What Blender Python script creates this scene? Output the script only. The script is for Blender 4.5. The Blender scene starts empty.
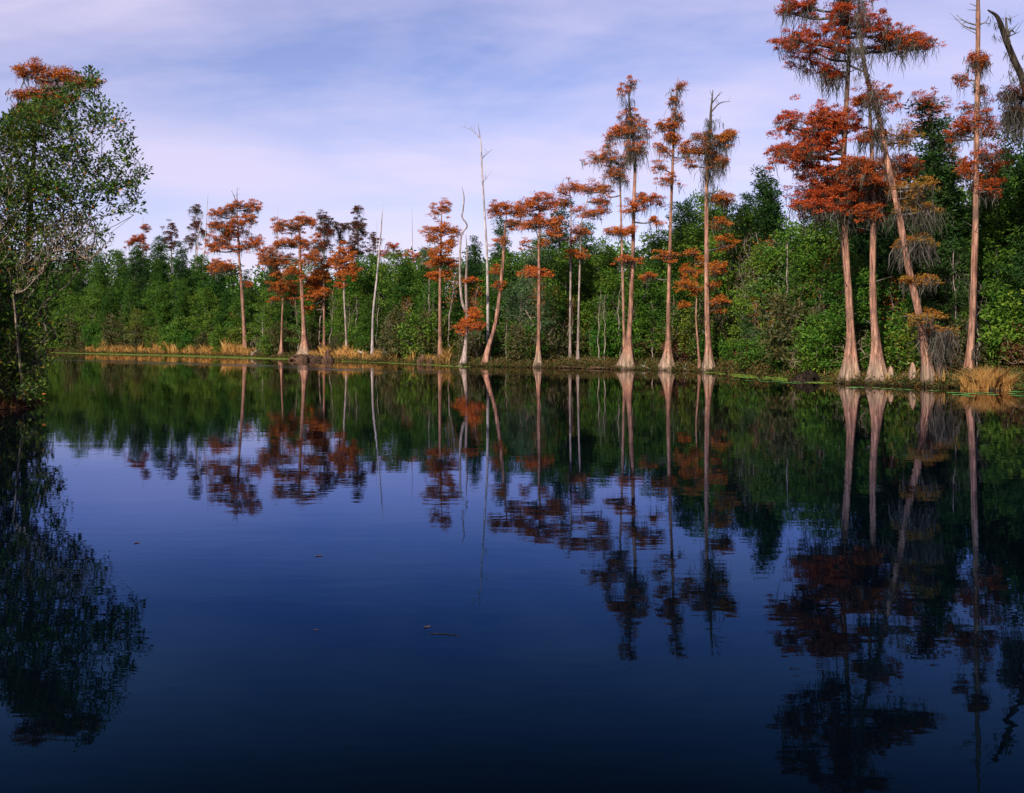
import bpy, math, random
import numpy as np
from mathutils import Vector

RNG = np.random.default_rng(7)
random.seed(7)
R = math.radians
scn = bpy.context.scene
col = scn.collection
F, H, HY = 984.0, 2.0, 335.0          # focal length in pixels, eye height, horizon row


def P(px, py, D):
    s = D / F
    return np.array([(px - 512) * s, D, H + (HY - py) * s])


# ------------------------------------------------------------------ mesh helpers
class MB:
    def __init__(self):
        self.v, self.f, self.n, self.m, self.mi = [], [], 0, [], 0

    def add(self, v, f):
        v = np.asarray(v, float).reshape(-1, 3)
        self.v.append(v)
        self.f.append(np.asarray(f, np.int64) + self.n)
        self.m.append(np.full(len(self.f[-1]), self.mi, np.int32))
        self.n += len(v)

    def build(self, name, mats, parent=None, loc=None, smooth=False):
        me = bpy.data.meshes.new(name)
        if self.v:
            V = np.concatenate(self.v)
            if loc is not None:
                V = V - np.asarray(loc)
            sizes = np.concatenate([np.full(len(f), f.shape[1]) for f in self.f])
            loops = np.concatenate([f.ravel() for f in self.f])
            me.vertices.add(len(V))
            me.vertices.foreach_set('co', V.astype(np.float32).ravel())
            me.loops.add(len(loops))
            me.loops.foreach_set('vertex_index', loops.astype(np.int32))
            me.polygons.add(len(sizes))
            st = np.concatenate([[0], np.cumsum(sizes)[:-1]])
            me.polygons.foreach_set('loop_start', st.astype(np.int32))
            me.polygons.foreach_set('loop_total', sizes.astype(np.int32))
            if smooth:
                me.polygons.foreach_set('use_smooth', np.ones(len(sizes), bool))
            me.polygons.foreach_set('material_index', np.concatenate(self.m))
            me.update(calc_edges=True)
        for m_ in (mats if isinstance(mats, (list, tuple)) else [mats]):
            me.materials.append(m_)
        o = bpy.data.objects.new(name, me)
        col.objects.link(o)
        if parent:
            o.parent = parent
        elif loc is not None:
            o.location = loc
        return o


def norm(a):
    return a / np.maximum(np.linalg.norm(a, axis=-1, keepdims=True), 1e-9)


def leaves(mb, C, d, L, W, bend=0.0):
    """one rhombus per leaf; C base points, d directions"""
    n = len(C)
    d = norm(d)
    r = RNG.normal(size=(n, 3))
    s = norm(np.cross(d, r))
    L = np.broadcast_to(L, n)[:, None]
    W = np.broadcast_to(W, n)[:, None]
    a = C
    m = C + d * L * 0.45
    t = C + d * L
    if bend:
        t = t - np.array([0, 0, 1.0]) * L * bend
    v = np.stack([a, m + s * W * .5, t, m - s * W * .5], 1)
    f = np.arange(4 * n).reshape(n, 4)
    mb.add(v.reshape(-1, 3), f)


def frames(t):
    up = np.where(np.abs(t[:, 2:3]) > 0.9, np.array([[1.0, 0, 0]]), np.array([[0, 0, 1.0]]))
    a = norm(np.cross(t, up))
    b = np.cross(t, a)
    return a, b


def frustums(mb, P0, P1, R0, R1, sides=5):
    n = len(P0)
    if n == 0:
        return
    P0, P1 = np.asarray(P0, float), np.asarray(P1, float)
    t = norm(P1 - P0)
    a, b = frames(t)
    th = np.linspace(0, 2 * np.pi, sides, endpoint=False)
    ring = a[:, None] * np.cos(th)[None, :, None] + b[:, None] * np.sin(th)[None, :, None]
    v0 = P0[:, None] + ring * np.asarray(R0)[:, None, None]
    v1 = P1[:, None] + ring * np.asarray(R1)[:, None, None]
    v = np.concatenate([v0, v1], 1).reshape(-1, 3)
    i = np.arange(sides)
    j = (i + 1) % sides
    q = np.stack([i, j, j + sides, i + sides], 1)
    f = (q[None] + (np.arange(n) * 2 * sides)[:, None, None]).reshape(-1, 4)
    mb.add(v, f)


def spline(pts, k=6):
    pts = np.asarray(pts, float)
    if len(pts) < 3:
        u = np.linspace(0, 1, k + 1)[:, None]
        return pts[0] * (1 - u) + pts[-1] * u
    p = np.concatenate([[2 * pts[0] - pts[1]], pts, [2 * pts[-1] - pts[-2]]])
    out = []
    for i in range(1, len(p) - 2):
        for u in np.linspace(0, 1, k, endpoint=False):
            p0, p1, p2, p3 = p[i - 1:i + 3]
            out.append(.5 * (2 * p1 + (p2 - p0) * u + (2 * p0 - 5 * p1 + 4 * p2 - p3) * u * u + (3 * p1 - p0 - 3 * p2 + p3) * u ** 3))
    out.append(pts[-1])
    return np.array(out)


def tube(mb, path, rad, sides=8, fl=None, cap=True):
    path = np.asarray(path, float)
    n = len(path)
    t = norm(np.gradient(path, axis=0))
    ref = np.array([1.0, 0.13, 0.0])
    a = norm(ref - t * (t @ ref)[:, None])
    b = np.cross(t, a)
    th = np.linspace(0, 2 * np.pi, sides, endpoint=False)
    rr = np.broadcast_to(np.asarray(rad)[:, None], (n, sides)).copy()
    if fl is not None:
        rr *= fl(path, th)
    v = path[:, None] + (a[:, None] * np.cos(th)[None, :, None] + b[:, None] * np.sin(th)[None, :, None]) * rr[:, :, None]
    i = np.arange(sides)
    j = (i + 1) % sides
    q = np.stack([i, j, j + sides, i + sides], 1)
    f = (q[None] + (np.arange(n - 1) * sides)[:, None, None]).reshape(-1, 4)
    mb.add(v.reshape(-1, 3), f)
    if cap:
        c = np.concatenate([v[-1], [path[-1] + t[-1] * rad[-1] * .8]])
        mb.add(c, np.stack([i, j, np.full(sides, sides)], 1))


def grow(base, pts, rtip=.006, pw=2.2, lift=.25):
    """join points into a branching skeleton that starts at base; returns nodes, parents, radii"""
    base = np.asarray(base, float)
    pts = np.asarray(pts, float)
    o = np.argsort(np.linalg.norm(pts - base, axis=1))
    N = np.concatenate([[base], pts[o]])
    d0 = np.linalg.norm(N - base, axis=1)
    par = np.zeros(len(N), int)
    for i in range(1, len(N)):
        d = np.linalg.norm(N[:i] - N[i], axis=1) + lift * d0[:i]
        dz = N[:i, 2] - N[i, 2]
        d = d + np.where(dz > 0, dz * .8, 0)
        par[i] = int(np.argmin(d))
    rp = np.full(len(N), 0.0)
    kids = np.zeros(len(N), int)
    for i in range(1, len(N)):
        kids[par[i]] += 1
    for i in range(len(N) - 1, 0, -1):
        rp[i] = max(rp[i], rtip ** pw)
        rp[par[i]] += rp[i]
    return N, par, rp ** (1 / pw)


def skeleton(mb, N, par, r, sides=5):
    i = np.arange(1, len(N))
    r0 = np.minimum(r[par[i]], r[i] * 1.45)
    mid = (N[i] + N[par[i]]) / 2
    ln = np.linalg.norm(N[i] - N[par[i]], axis=1)[:, None]
    mid = mid + RNG.normal(size=mid.shape) * ln * .07
    frustums(mb, N[par[i]], mid, r0, (r0 + r[i]) / 2, sides)
    frustums(mb, mid, N[i], (r0 + r[i]) / 2, r[i], sides)


def ball(n):
    return norm(RNG.normal(size=(n, 3))) * RNG.random((n, 1)) ** (1 / 3)


# ------------------------------------------------------------------ materials
def new_mat(name):
    m = bpy.data.materials.new(name)
    m.use_nodes = True
    nt = m.node_tree
    nt.nodes.clear()
    return m, nt, nt.nodes.new('ShaderNodeOutputMaterial')


def ramp(nt, cols, fac, pos=None):
    r = nt.nodes.new('ShaderNodeValToRGB')
    e = r.color_ramp.elements
    pos = pos or [i / max(1, len(cols) - 1) for i in range(len(cols))]
    while len(e) < len(cols):
        e.new(.5)
    for k, (p, c) in enumerate(zip(pos, cols)):
        e[k].position = p
        e[k].color = (*c, 1)
    nt.links.new(fac, r.inputs[0])
    return r.outputs[0]


def mth(nt, op, a, b=None, c=None, clamp=False):
    n = nt.nodes.new('ShaderNodeMath')
    n.operation = op
    n.use_clamp = clamp
    for k, v in enumerate((a, b, c)):
        if v is None:
            continue
        if isinstance(v, (int, float)):
            n.inputs[k].default_value = v
        else:
            nt.links.new(v, n.inputs[k])
    return n.outputs[0]


def noise(nt, vec, scale, detail=3, rough=.55, dist=0):
    n = nt.nodes.new('ShaderNodeTexNoise')
    n.inputs['Scale'].default_value = scale
    n.inputs['Detail'].default_value = detail
    n.inputs['Roughness'].default_value = rough
    n.inputs['Distortion'].default_value = dist
    if vec is not None:
        nt.links.new(vec, n.inputs['Vector'])
    return n.outputs[0]


def mapping(nt, vec, scale=(1, 1, 1), rot=(0, 0, 0), loc=(0, 0, 0)):
    n = nt.nodes.new('ShaderNodeMapping')
    n.inputs['Scale'].default_value = scale
    n.inputs['Rotation'].default_value = rot
    n.inputs['Location'].default_value = loc
    nt.links.new(vec, n.inputs['Vector'])
    return n.outputs[0]


def mixc(nt, fac, a, b, typ='MIX'):
    n = nt.nodes.new('ShaderNodeMix')
    n.data_type = 'RGBA'
    n.blend_type = typ
    for i, v in ((0, fac), (6, a), (7, b)):
        if isinstance(v, (int, float)):
            n.inputs[i].default_value = v
        elif isinstance(v, tuple):
            n.inputs[i].default_value = (*v, 1)
        else:
            nt.links.new(v, n.inputs[i])
    return n.outputs[2]


def leaf_mat(name, cols, clump_cols, pos=None, trans=.25, rough=.5, spec=.25, vary=.35, cscale=.7, hue=.035):
    """every leaf its own tint, drifting from clump to clump and from tree to tree"""
    m, nt, out = new_mat(name)
    g = nt.nodes.new('ShaderNodeNewGeometry')
    tc = nt.nodes.new('ShaderNodeTexCoord')
    oi = nt.nodes.new('ShaderNodeObjectInfo')
    c = ramp(nt, cols, g.outputs['Random Per Island'], pos)
    nz = noise(nt, tc.outputs['Object'], cscale, 2)
    fac = mth(nt, 'MULTIPLY_ADD', nz, 3.0, -1.15, True)
    c2 = ramp(nt, clump_cols, g.outputs['Random Per Island'])
    c = mixc(nt, fac, c, c2)
    v = mth(nt, 'MULTIPLY_ADD', oi.outputs['Random'], vary, 1 - vary / 2)
    hs = nt.nodes.new('ShaderNodeHueSaturation')
    h = mth(nt, 'MULTIPLY_ADD', oi.outputs['Random'], -hue, .5 + hue * .1)
    nt.links.new(h, hs.inputs['Hue'])
    nt.links.new(v, hs.inputs['Value'])
    nt.links.new(c, hs.inputs['Color'])
    b = nt.nodes.new('ShaderNodeBsdfPrincipled')
    b.inputs['Roughness'].default_value = rough
    b.inputs['Specular IOR Level'].default_value = spec
    nt.links.new(hs.outputs[0], b.inputs['Base Color'])
    t = nt.nodes.new('ShaderNodeBsdfTranslucent')
    nt.links.new(hs.outputs[0], t.inputs['Color'])
    mx = nt.nodes.new('ShaderNodeMixShader')
    mx.inputs[0].default_value = trans
    nt.links.new(b.outputs[0], mx.inputs[1])
    nt.links.new(t.outputs[0], mx.inputs[2])
    nt.links.new(mx.outputs[0], out.inputs[0])
    return m


def bark_mat(name, c1, c2, c3, base=None, sc=1.0, bump=1.0, mossy=None):
    """vertical streaks, blotches; base = (pale colour, height, dark colour) for the flood stain on a swollen foot"""
    m, nt, out = new_mat(name)
    tc = nt.nodes.new('ShaderNodeTexCoord')
    st = noise(nt, mapping(nt, tc.outputs['Object'], (9 * sc, 9 * sc, .55 * sc)), 1.0, 4, .6)
    bl = noise(nt, tc.outputs['Object'], 1.3 * sc, 3, .6)
    c = ramp(nt, [tuple(x * .6 for x in c1), c2, c3], st, [.36, .5, .66])
    fine = noise(nt, mapping(nt, tc.outputs['Object'], (22 * sc, 22 * sc, 2.2 * sc)), 1.0, 3, .6)
    c = mixc(nt, mth(nt, 'MULTIPLY_ADD', fine, 6, -3.0, True), c, tuple(x * .40 for x in c1))
    c = mixc(nt, mth(nt, 'MULTIPLY_ADD', bl, 4.5, -2.05, True), c, tuple(x * .40 for x in (c2[0] * .85, c2[1], c2[2] * 1.1)))
    if base:
        sx = nt.nodes.new('ShaderNodeSeparateXYZ')
        nt.links.new(tc.outputs['Object'], sx.inputs[0])
        z = mth(nt, 'ADD', sx.outputs[2], mth(nt, 'MULTIPLY_ADD', st, .9, -.45))
        f = mth(nt, 'SUBTRACT', 1.0, mth(nt, 'DIVIDE', z, base[1]), None, True)
        f = mth(nt, 'MULTIPLY', f, 1.6, None, True)
        pale = mixc(nt, mth(nt, 'MULTIPLY_ADD', st, 4, -1.5, True), tuple(x * .30 for x in base[0]), base[0])
        c = mixc(nt, f, c, pale)
        f2 = mth(nt, 'SUBTRACT', 1.0, mth(nt, 'DIVIDE', mth(nt, 'ADD', sx.outputs[2], mth(nt, 'MULTIPLY_ADD', bl, .4, -.2)), .3), None, True)
        c = mixc(nt, f2, c, base[2])
    if mossy:       # grey lichen and moss cling to the upper trunk
        sz = nt.nodes.new('ShaderNodeSeparateXYZ')
        nt.links.new(tc.outputs['Object'], sz.inputs[0])
        zz = mth(nt, 'ADD', sz.outputs[2], mth(nt, 'MULTIPLY_ADD', bl, 7.0, -3.5))
        fz = mth(nt, 'DIVIDE', mth(nt, 'SUBTRACT', zz, mossy), 2.2, None, True)
        c = mixc(nt, mth(nt, 'MULTIPLY', fz, .85), c, (.055, .047, .036))
    b = nt.nodes.new('ShaderNodeBsdfPrincipled')
    b.inputs['Roughness'].default_value = .9
    b.inputs['Specular IOR Level'].default_value = .08
    nt.links.new(c, b.inputs['Base Color'])
    bp = nt.nodes.new('ShaderNodeBump')
    bp.inputs['Strength'].default_value = bump
    bp.inputs['Distance'].default_value = .06
    nt.links.new(st, bp.inputs['Height'])
    nt.links.new(bp.outputs[0], b.inputs['Normal'])
    nt.links.new(b.outputs[0], out.inputs[0])
    return m


M = {}
M['orange'] = leaf_mat('rust cypress needles', [(0.2348, 0.0564, 0.0145), (0.5085, 0.1237, 0.0218), (0.6455, 0.2018, 0.0315)], [(0.2934, 0.0807, 0.0182), (0.5673, 0.1749, 0.0303), (0.6063, 0.2690, 0.0484)], trans=.25, vary=.25, hue=.008, spec=.05, rough=.8)
M['red'] = leaf_mat('red brown cypress needles', [(0.1966, 0.0372, 0.0121), (0.4589, 0.0797, 0.0194), (0.6116, 0.1329, 0.0266)], [(0.1748, 0.0398, 0.0145), (0.3932, 0.0864, 0.0218), (0.5024, 0.1461, 0.0242)], trans=.25, vary=.2, hue=.008, spec=.05, rough=.8)
M['gold'] = leaf_mat('golden cypress needles', [(0.2890, 0.1620, 0.0200), (0.4250, 0.2160, 0.0300), (0.4080, 0.1080, 0.0200)], [(0.1700, 0.1755, 0.0300), (0.2550, 0.2295, 0.0400), (0.3230, 0.1620, 0.0250)], trans=.3, vary=.2, spec=.05, rough=.8)
M['dusk'] = leaf_mat('dull brown cypress needles', [(.06, .025, .014), (.14, .04, .018), (.24, .055, .018)], [(.05, .04, .02), (.10, .05, .02), (.16, .05, .02)], trans=.25, vary=.2, hue=.008, spec=.05, rough=.8)
M['pine'] = leaf_mat('dark evergreen needles', [(0.0116, 0.0485, 0.0080), (0.0280, 0.1054, 0.0143), (0.0559, 0.1633, 0.0196)], [(0.0209, 0.0738, 0.0089), (0.0535, 0.1317, 0.0143), (0.0990, 0.1738, 0.0196)], rough=.65, spec=.08)
M['bay'] = leaf_mat('green bay leaves', [(0.0165, 0.0689, 0.0085), (0.0413, 0.1415, 0.0132), (0.0895, 0.2091, 0.0208)], [(0.0330, 0.1045, 0.0095), (0.0853, 0.1782, 0.0132), (0.1583, 0.2273, 0.0284)], rough=.55, spec=.12)
M['holly'] = leaf_mat('dark holly leaves', [(0.0068, 0.0299, 0.0072), (0.0153, 0.0581, 0.0117), (0.0289, 0.0880, 0.0162)], [(0.0119, 0.0440, 0.0081), (0.0255, 0.0748, 0.0117), (0.0510, 0.1012, 0.0162)], rough=.55, spec=.12)  # greens darkened to stand in for shade on the right; dark conifers share them
M['pale'] = leaf_mat('pale green leaves', [(.03, .085, .02), (.07, .14, .05), (.12, .19, .085)], [(.025, .08, .016), (.05, .13, .03), (.09, .16, .06)], rough=.5, spec=.2)
M['lime'] = leaf_mat('yellow green leaves', [(.04, .09, .008), (.09, .14, .012), (.17, .18, .02)], [(.02, .08, .01), (.05, .11, .012), (.12, .13, .02)], rough=.45)
M['olive'] = leaf_mat('olive brown leaves', [(0.0360, 0.0540, 0.0132), (0.0720, 0.0780, 0.0198), (0.1320, 0.0900, 0.0275)], [(0.0360, 0.0600, 0.0132), (0.0600, 0.0840, 0.0198), (0.1080, 0.1080, 0.0275)], rough=.55)
M['russet'] = leaf_mat('russet dry leaves', [(.055, .028, .012), (.11, .048, .016), (.17, .072, .022)], [(.045, .03, .012), (.10, .058, .018), (.15, .085, .022)], rough=.6)
M['near'] = leaf_mat('glossy bay leaves near', [(0.0137, 0.0440, 0.0077), (0.0350, 0.1025, 0.0132), (0.1068, 0.1969, 0.0198), (0.6792, 0.1576, 0.0132)], [(0.0155, 0.0378, 0.0077), (0.0505, 0.0820, 0.0110), (0.1552, 0.1576, 0.0176)], pos=[0, .45, .96, 1], rough=.5, spec=.12, cscale=.5)
M['moss'] = leaf_mat('spanish moss', [(.05, .048, .034), (.10, .095, .068), (.19, .175, .13)], [(.04, .038, .028), (.08, .075, .054), (.13, .12, .088)], trans=.3, rough=.9, spec=.05, vary=.2)
M['straw'] = leaf_mat('golden marsh grass', [(0.4410, 0.2142, 0.0570), (0.6510, 0.3672, 0.1045), (0.7770, 0.5100, 0.1900)], [(0.3570, 0.1632, 0.0427), (0.5460, 0.2754, 0.0760), (0.6930, 0.4284, 0.1520)], trans=.45, rough=.7, spec=.05, hue=0)
M['cover'] = leaf_mat('mixed bank plants', [(.02, .05, .01), (.06, .075, .014), (.12, .055, .02), (.22, .14, .03)], [(.02, .06, .012), (.05, .09, .014), (.14, .12, .02), (.13, .05, .02)], rough=.6, cscale=.35)
M['cypbark'] = bark_mat('cypress bark', (.22, .105, .068), (.42, .205, .132), (.54, .295, .20), ((.43, .295, .20), 1.25, (.03, .022, .016)), mossy=9.6)
M['cypclean'] = bark_mat('clean cypress bark', (.22, .105, .068), (.42, .205, .132), (.54, .295, .20), ((.43, .295, .20), 1.25, (.03, .022, .016)))
M['cypthin'] = bark_mat('thin cypress bark', (.22, .105, .07), (.42, .21, .138), (.52, .29, .20), None)
M['dead'] = bark_mat('bleached dead wood', (.36, .27, .24), (.55, .45, .41), (.66, .57, .53), None)
M['grey'] = bark_mat('grey bark', (.09, .075, .06), (.17, .145, .12), (.26, .22, .19), None)
M['pinkgrey'] = bark_mat('pale pinkish bark', (.26, .18, .145), (.42, .31, .26), (.52, .41, .36), None)
M['darkbark'] = bark_mat('dark bark', (.02, .016, .012), (.045, .034, .026), (.08, .06, .046), None)
M['twig'] = bark_mat('tan bare twigs', (.20, .14, .095), (.34, .25, .17), (.46, .36, .26), None)
M['rotten'] = bark_mat('wet rotten wood', (.010, .007, .005), (.024, .017, .011), (.06, .043, .028), None)


M['brownlog'] = bark_mat('brown log bark', (.06, .032, .02), (.13, .07, .042), (.20, .115, .075), None)


M['nearbark'] = bark_mat('brown grey bark', (.065, .05, .036), (.14, .105, .078), (.23, .18, .135), None)


def plain(name, c, rough=.6, spec=.3, noise_sc=8, var=.4):
    m, nt, out = new_mat(name)
    tc = nt.nodes.new('ShaderNodeTexCoord')
    oi = nt.nodes.new('ShaderNodeObjectInfo')
    n = noise(nt, tc.outputs['Object'], noise_sc, 4)
    cc = ramp(nt, [tuple(x * (1 - var) for x in c), c, tuple(min(1, x * (1 + var)) for x in c)], n, [.3, .5, .7])
    cc = mixc(nt, mth(nt, 'MULTIPLY', oi.outputs['Random'], .5), cc, tuple(x * .5 for x in c))
    b = nt.nodes.new('ShaderNodeBsdfPrincipled')
    b.inputs['Roughness'].default_value = rough
    b.inputs['Specular IOR Level'].default_value = spec
    nt.links.new(cc, b.inputs['Base Color'])
    nt.links.new(b.outputs[0], out.inputs[0])
    return m


M['pad'] = plain('lily pad green', (.09, .32, .07), .4, .4)
M['padlime'] = plain('floating plants', (.22, .32, .045), .5, .3)
M['dryleaf'] = plain('fallen leaf brown', (.07, .035, .028), .6)
M['drift'] = plain('bleached driftwood', (.42, .35, .31), .8, .1, 14, .35)


def ground_mat():
    m, nt, out = new_mat('peat and leaf litter')
    tc = nt.nodes.new('ShaderNodeTexCoord')
    n1 = noise(nt, tc.outputs['Object'], .35, 5, .6)
    n2 = noise(nt, tc.outputs['Object'], 6, 5, .7)
    c = ramp(nt, [(.006, .0045, .003), (.018, .012, .006), (.045, .026, .011)], n2, [.3, .5, .72])
    c = mixc(nt, mth(nt, 'MULTIPLY_ADD', n1, 3, -1.2, True), c, (.03, .035, .01))
    b = nt.nodes.new('ShaderNodeBsdfPrincipled')
    b.inputs['Roughness'].default_value = .95
    b.inputs['Specular IOR Level'].default_value = .03
    nt.links.new(c, b.inputs['Base Color'])
    bp = nt.nodes.new('ShaderNodeBump')
    bp.inputs['Distance'].default_value = .08
    nt.links.new(n2, bp.inputs['Height'])
    nt.links.new(bp.outputs[0], b.inputs['Normal'])
    nt.links.new(b.outputs[0], out.inputs[0])
    return m


M['ground'] = ground_mat()


def water_mat():
    m, nt, out = new_mat('dark tannin water')
    tc = nt.nodes.new('ShaderNodeTexCoord')
    ob = tc.outputs['Object']
    sx = nt.nodes.new('ShaderNodeSeparateXYZ')
    nt.links.new(ob, sx.inputs[0])
    # wind lane: a strip of small ripples that crosses the river below the far bank
    wob = noise(nt, mapping(nt, ob, (.05, .12, 1)), 1.0, 3)
    u = mth(nt, 'MULTIPLY_ADD', sx.outputs[0], .80, sx.outputs[1])       # y + .8 x along the lane is constant
    u = mth(nt, 'ADD', u, mth(nt, 'MULTIPLY_ADD', wob, 10, -5))
    d = mth(nt, 'ABSOLUTE', mth(nt, 'SUBTRACT', u, 50.5))
    lane = mth(nt, 'SUBTRACT', 1.0, mth(nt, 'DIVIDE', d, 3.2), None, True)
    ex = mth(nt, 'SUBTRACT', 1.0, mth(nt, 'DIVIDE', mth(nt, 'SUBTRACT', sx.outputs[0], -4.0), 10), None, True)
    lane = mth(nt, 'MULTIPLY', lane, ex)
    brk = noise(nt, mapping(nt, ob, (.16, .9, 1), (0, 0, R(38))), 1.0, 4, .65)
    lane = mth(nt, 'MULTIPLY', mth(nt, 'POWER', lane, 1.0), mth(nt, 'MULTIPLY_ADD', brk, 4.0, -1.5, True))
    n1 = noise(nt, mapping(nt, ob, (.55, 1.3, 1)), 1.0, 3, .5)
    n2 = noise(nt, mapping(nt, ob, (3.0, 6.0, 1)), 1.0, 2, .5)
    n3 = noise(nt, mapping(nt, ob, (7, 9, 1)), 1.0, 2, .5)
    h = mth(nt, 'ADD', mth(nt, 'MULTIPLY', n1, .0020), mth(nt, 'MULTIPLY', n2, .0005))
    h = mth(nt, 'ADD', h, mth(nt, 'MULTIPLY', mth(nt, 'MULTIPLY', n3, lane), .020))
    bp = nt.nodes.new('ShaderNodeBump')
    bp.inputs['Strength'].default_value = 1
    bp.inputs['Distance'].default_value = 1
    nt.links.new(h, bp.inputs['Height'])
    g = nt.nodes.new('ShaderNodeBsdfGlossy')
    g.inputs['Color'].default_value = (.46, .54, .88, 1)
    nt.links.new(mth(nt, 'MULTIPLY_ADD', lane, .26, .012), g.inputs['Roughness'])
    nt.links.new(bp.outputs[0], g.inputs['Normal'])
    df = nt.nodes.new('ShaderNodeBsdfDiffuse')
    df.inputs['Color'].default_value = (.0006, .0018, .0036, 1)
    fr = nt.nodes.new('ShaderNodeFresnel')
    fr.inputs['IOR'].default_value = 1.33
    nt.links.new(bp.outputs[0], fr.inputs['Normal'])
    nt.links.new(ramp(nt, [(.13, .40, .78), (.31, .50, 1.0), (.86, .80, .80)], fr.outputs[0], [.12, .36, .72]), g.inputs['Color'])
    pol = mth(nt, 'MULTIPLY', mth(nt, 'SUBTRACT', fr.outputs[0], .078), 1.30, None, True)
    mx = nt.nodes.new('ShaderNodeMixShader')
    nt.links.new(pol, mx.inputs[0])
    nt.links.new(df.outputs[0], mx.inputs[1])
    nt.links.new(g.outputs[0], mx.inputs[2])
    nt.links.new(mx.outputs[0], out.inputs[0])
    return m


M['water'] = water_mat()


# ------------------------------------------------------------------ naming helpers
def tag(o, label=None, cat=None, group=None, kind=None):
    if label: o['label'] = label
    if cat: o['category'] = cat
    if group: o['group'] = group
    if kind: o['kind'] = kind
    return o


def empty(name, loc, label=None, cat=None, group=None):
    o = bpy.data.objects.new(name, None)
    o.empty_display_size = .3
    col.objects.link(o)
    o.location = loc
    return tag(o, label, cat, group)


def dup(root, loc, rz, sc, label, group, cat=None):
    r = root.copy()
    col.objects.link(r)
    r.location = loc
    r.rotation_euler = (0, 0, rz)
    r.scale = sc
    tag(r, label, cat, group)
    for ch in root.children:
        c = ch.copy()
        col.objects.link(c)
        c.parent = r
        for g in ch.children:
            k = g.copy()
            col.objects.link(k)
            k.parent = c
    return r


# ------------------------------------------------------------------ the bank line (where the water meets the far bank)
BANK = [(-900, 351.6), (-400, 351.8), (-100, 352), (40, 352.3), (150, 354.3), (240, 356.8), (300, 359), (350, 361.2), (400, 363), (460, 366), (540, 367.6),
        (600, 369), (680, 370.6), (720, 372.6), (780, 377), (830, 382.6), (870, 384.6), (940, 387), (1024, 390.5), (1150, 396)]
bx = np.array([b[0] for b in BANK], float)
bd = F * H / (np.array([b[1] for b in BANK]) - HY)


def bankD(px):
    return float(np.interp(px, bx, bd))


def ground_z(px, D):
    off = D - bankD(px)
    return float(np.interp(off, [-1.5, 0, .8, 4, 20, 100], [-.5, .0, .16, .34, .6, 1.0]))


# ---- setting
w = MB()
w.add([(-1500, -600, 0), (1500, -600, 0), (1500, 2500, 0), (-1500, 2500, 0)], [(0, 1, 2, 3)])
tag(w.build('water', M['water']), kind='structure')

pts, dirs = [], []
for px in np.concatenate([np.linspace(-900, 0, 20), np.linspace(10, 1150, 190)]):
    D = bankD(px) + .30 * math.sin(px * .13) + .22 * math.sin(px * .37 + 1) + RNG.normal() * .16
    pts.append(((px - 512) * D / F, D))
    dirs.append((.2, .98))
for k, (x, y) in enumerate([(21.5, 25), (22, 10), (23, -40), (26, -300)]):
    pts.append((x, y))
    dirs.append((.9, .43))
offs = [(-3, -1.0), (0, -.02), (.35, .12), (.9, .2), (2, .3), (4, .38), (8, .5), (20, .65), (60, .9), (300, 1.2), (2200, 1.2)]
V = []
for (x, y), (dx, dy) in zip(pts, dirs):
    for o_, z in offs:
        j = 0 if o_ < .1 or o_ > 30 else RNG.normal() * .05
        V.append((x + dx * o_, y + dy * o_, z + j))
nO = len(offs)
Fq = [(i * nO + j, (i + 1) * nO + j, (i + 1) * nO + j + 1, i * nO + j + 1) for i in range(len(pts) - 1) for j in range(nO - 1)]
b = MB()
b.add(V, Fq)
tag(b.build('ground', M['ground'], smooth=True), kind='structure')

# near bank on the left, mostly outside the frame
gx = np.linspace(-90, -10, 90)
gy = np.linspace(-40, 37, 90)
X, Y = np.meshgrid(gx, gy, indexing='ij')
edge = np.interp(Y, [-40, 0, 10, 20, 24, 27.5, 31, 34, 37], [-14, -14, -14.5, -15.8, -14.6, -13.5, -15, -20, -30])
Z = np.clip((edge - X) * .30, -1, .55) + .05 * np.sin(X * 2.1) * np.cos(Y * 1.7) + RNG.normal(size=X.shape) * .02
b = MB()
I = np.arange(90 * 90).reshape(90, 90)
b.add(np.stack([X, Y, Z], -1).reshape(-1, 3), np.stack([I[:-1, :-1], I[1:, :-1], I[1:, 1:], I[:-1, 1:]], -1).reshape(-1, 4))
tag(b.build('near_bank', M['ground'], smooth=True), kind='structure')


# ------------------------------------------------------------------ trees
def flare_fn(base_z, fl, hh, nl, ph, fade=1.0):
    def f(path, th):
        h = np.maximum(path[:, 2] - base_z, 0)
        k = fl * np.exp(-(h / hh) ** 1.25)
        lob = 1 + .24 * np.sin(nl * th + ph) + .13 * np.sin((nl * 2 - 1) * th + ph * 2.3)
        amp = np.exp(-h / (hh * 1.6))[:, None]
        return (1 + k[:, None]) * (1 + (lob[None] - 1) * amp) * (1 + .03 * np.sin(3 * th[None] + path[:, 2:3] * 1.3))
    return f


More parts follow.
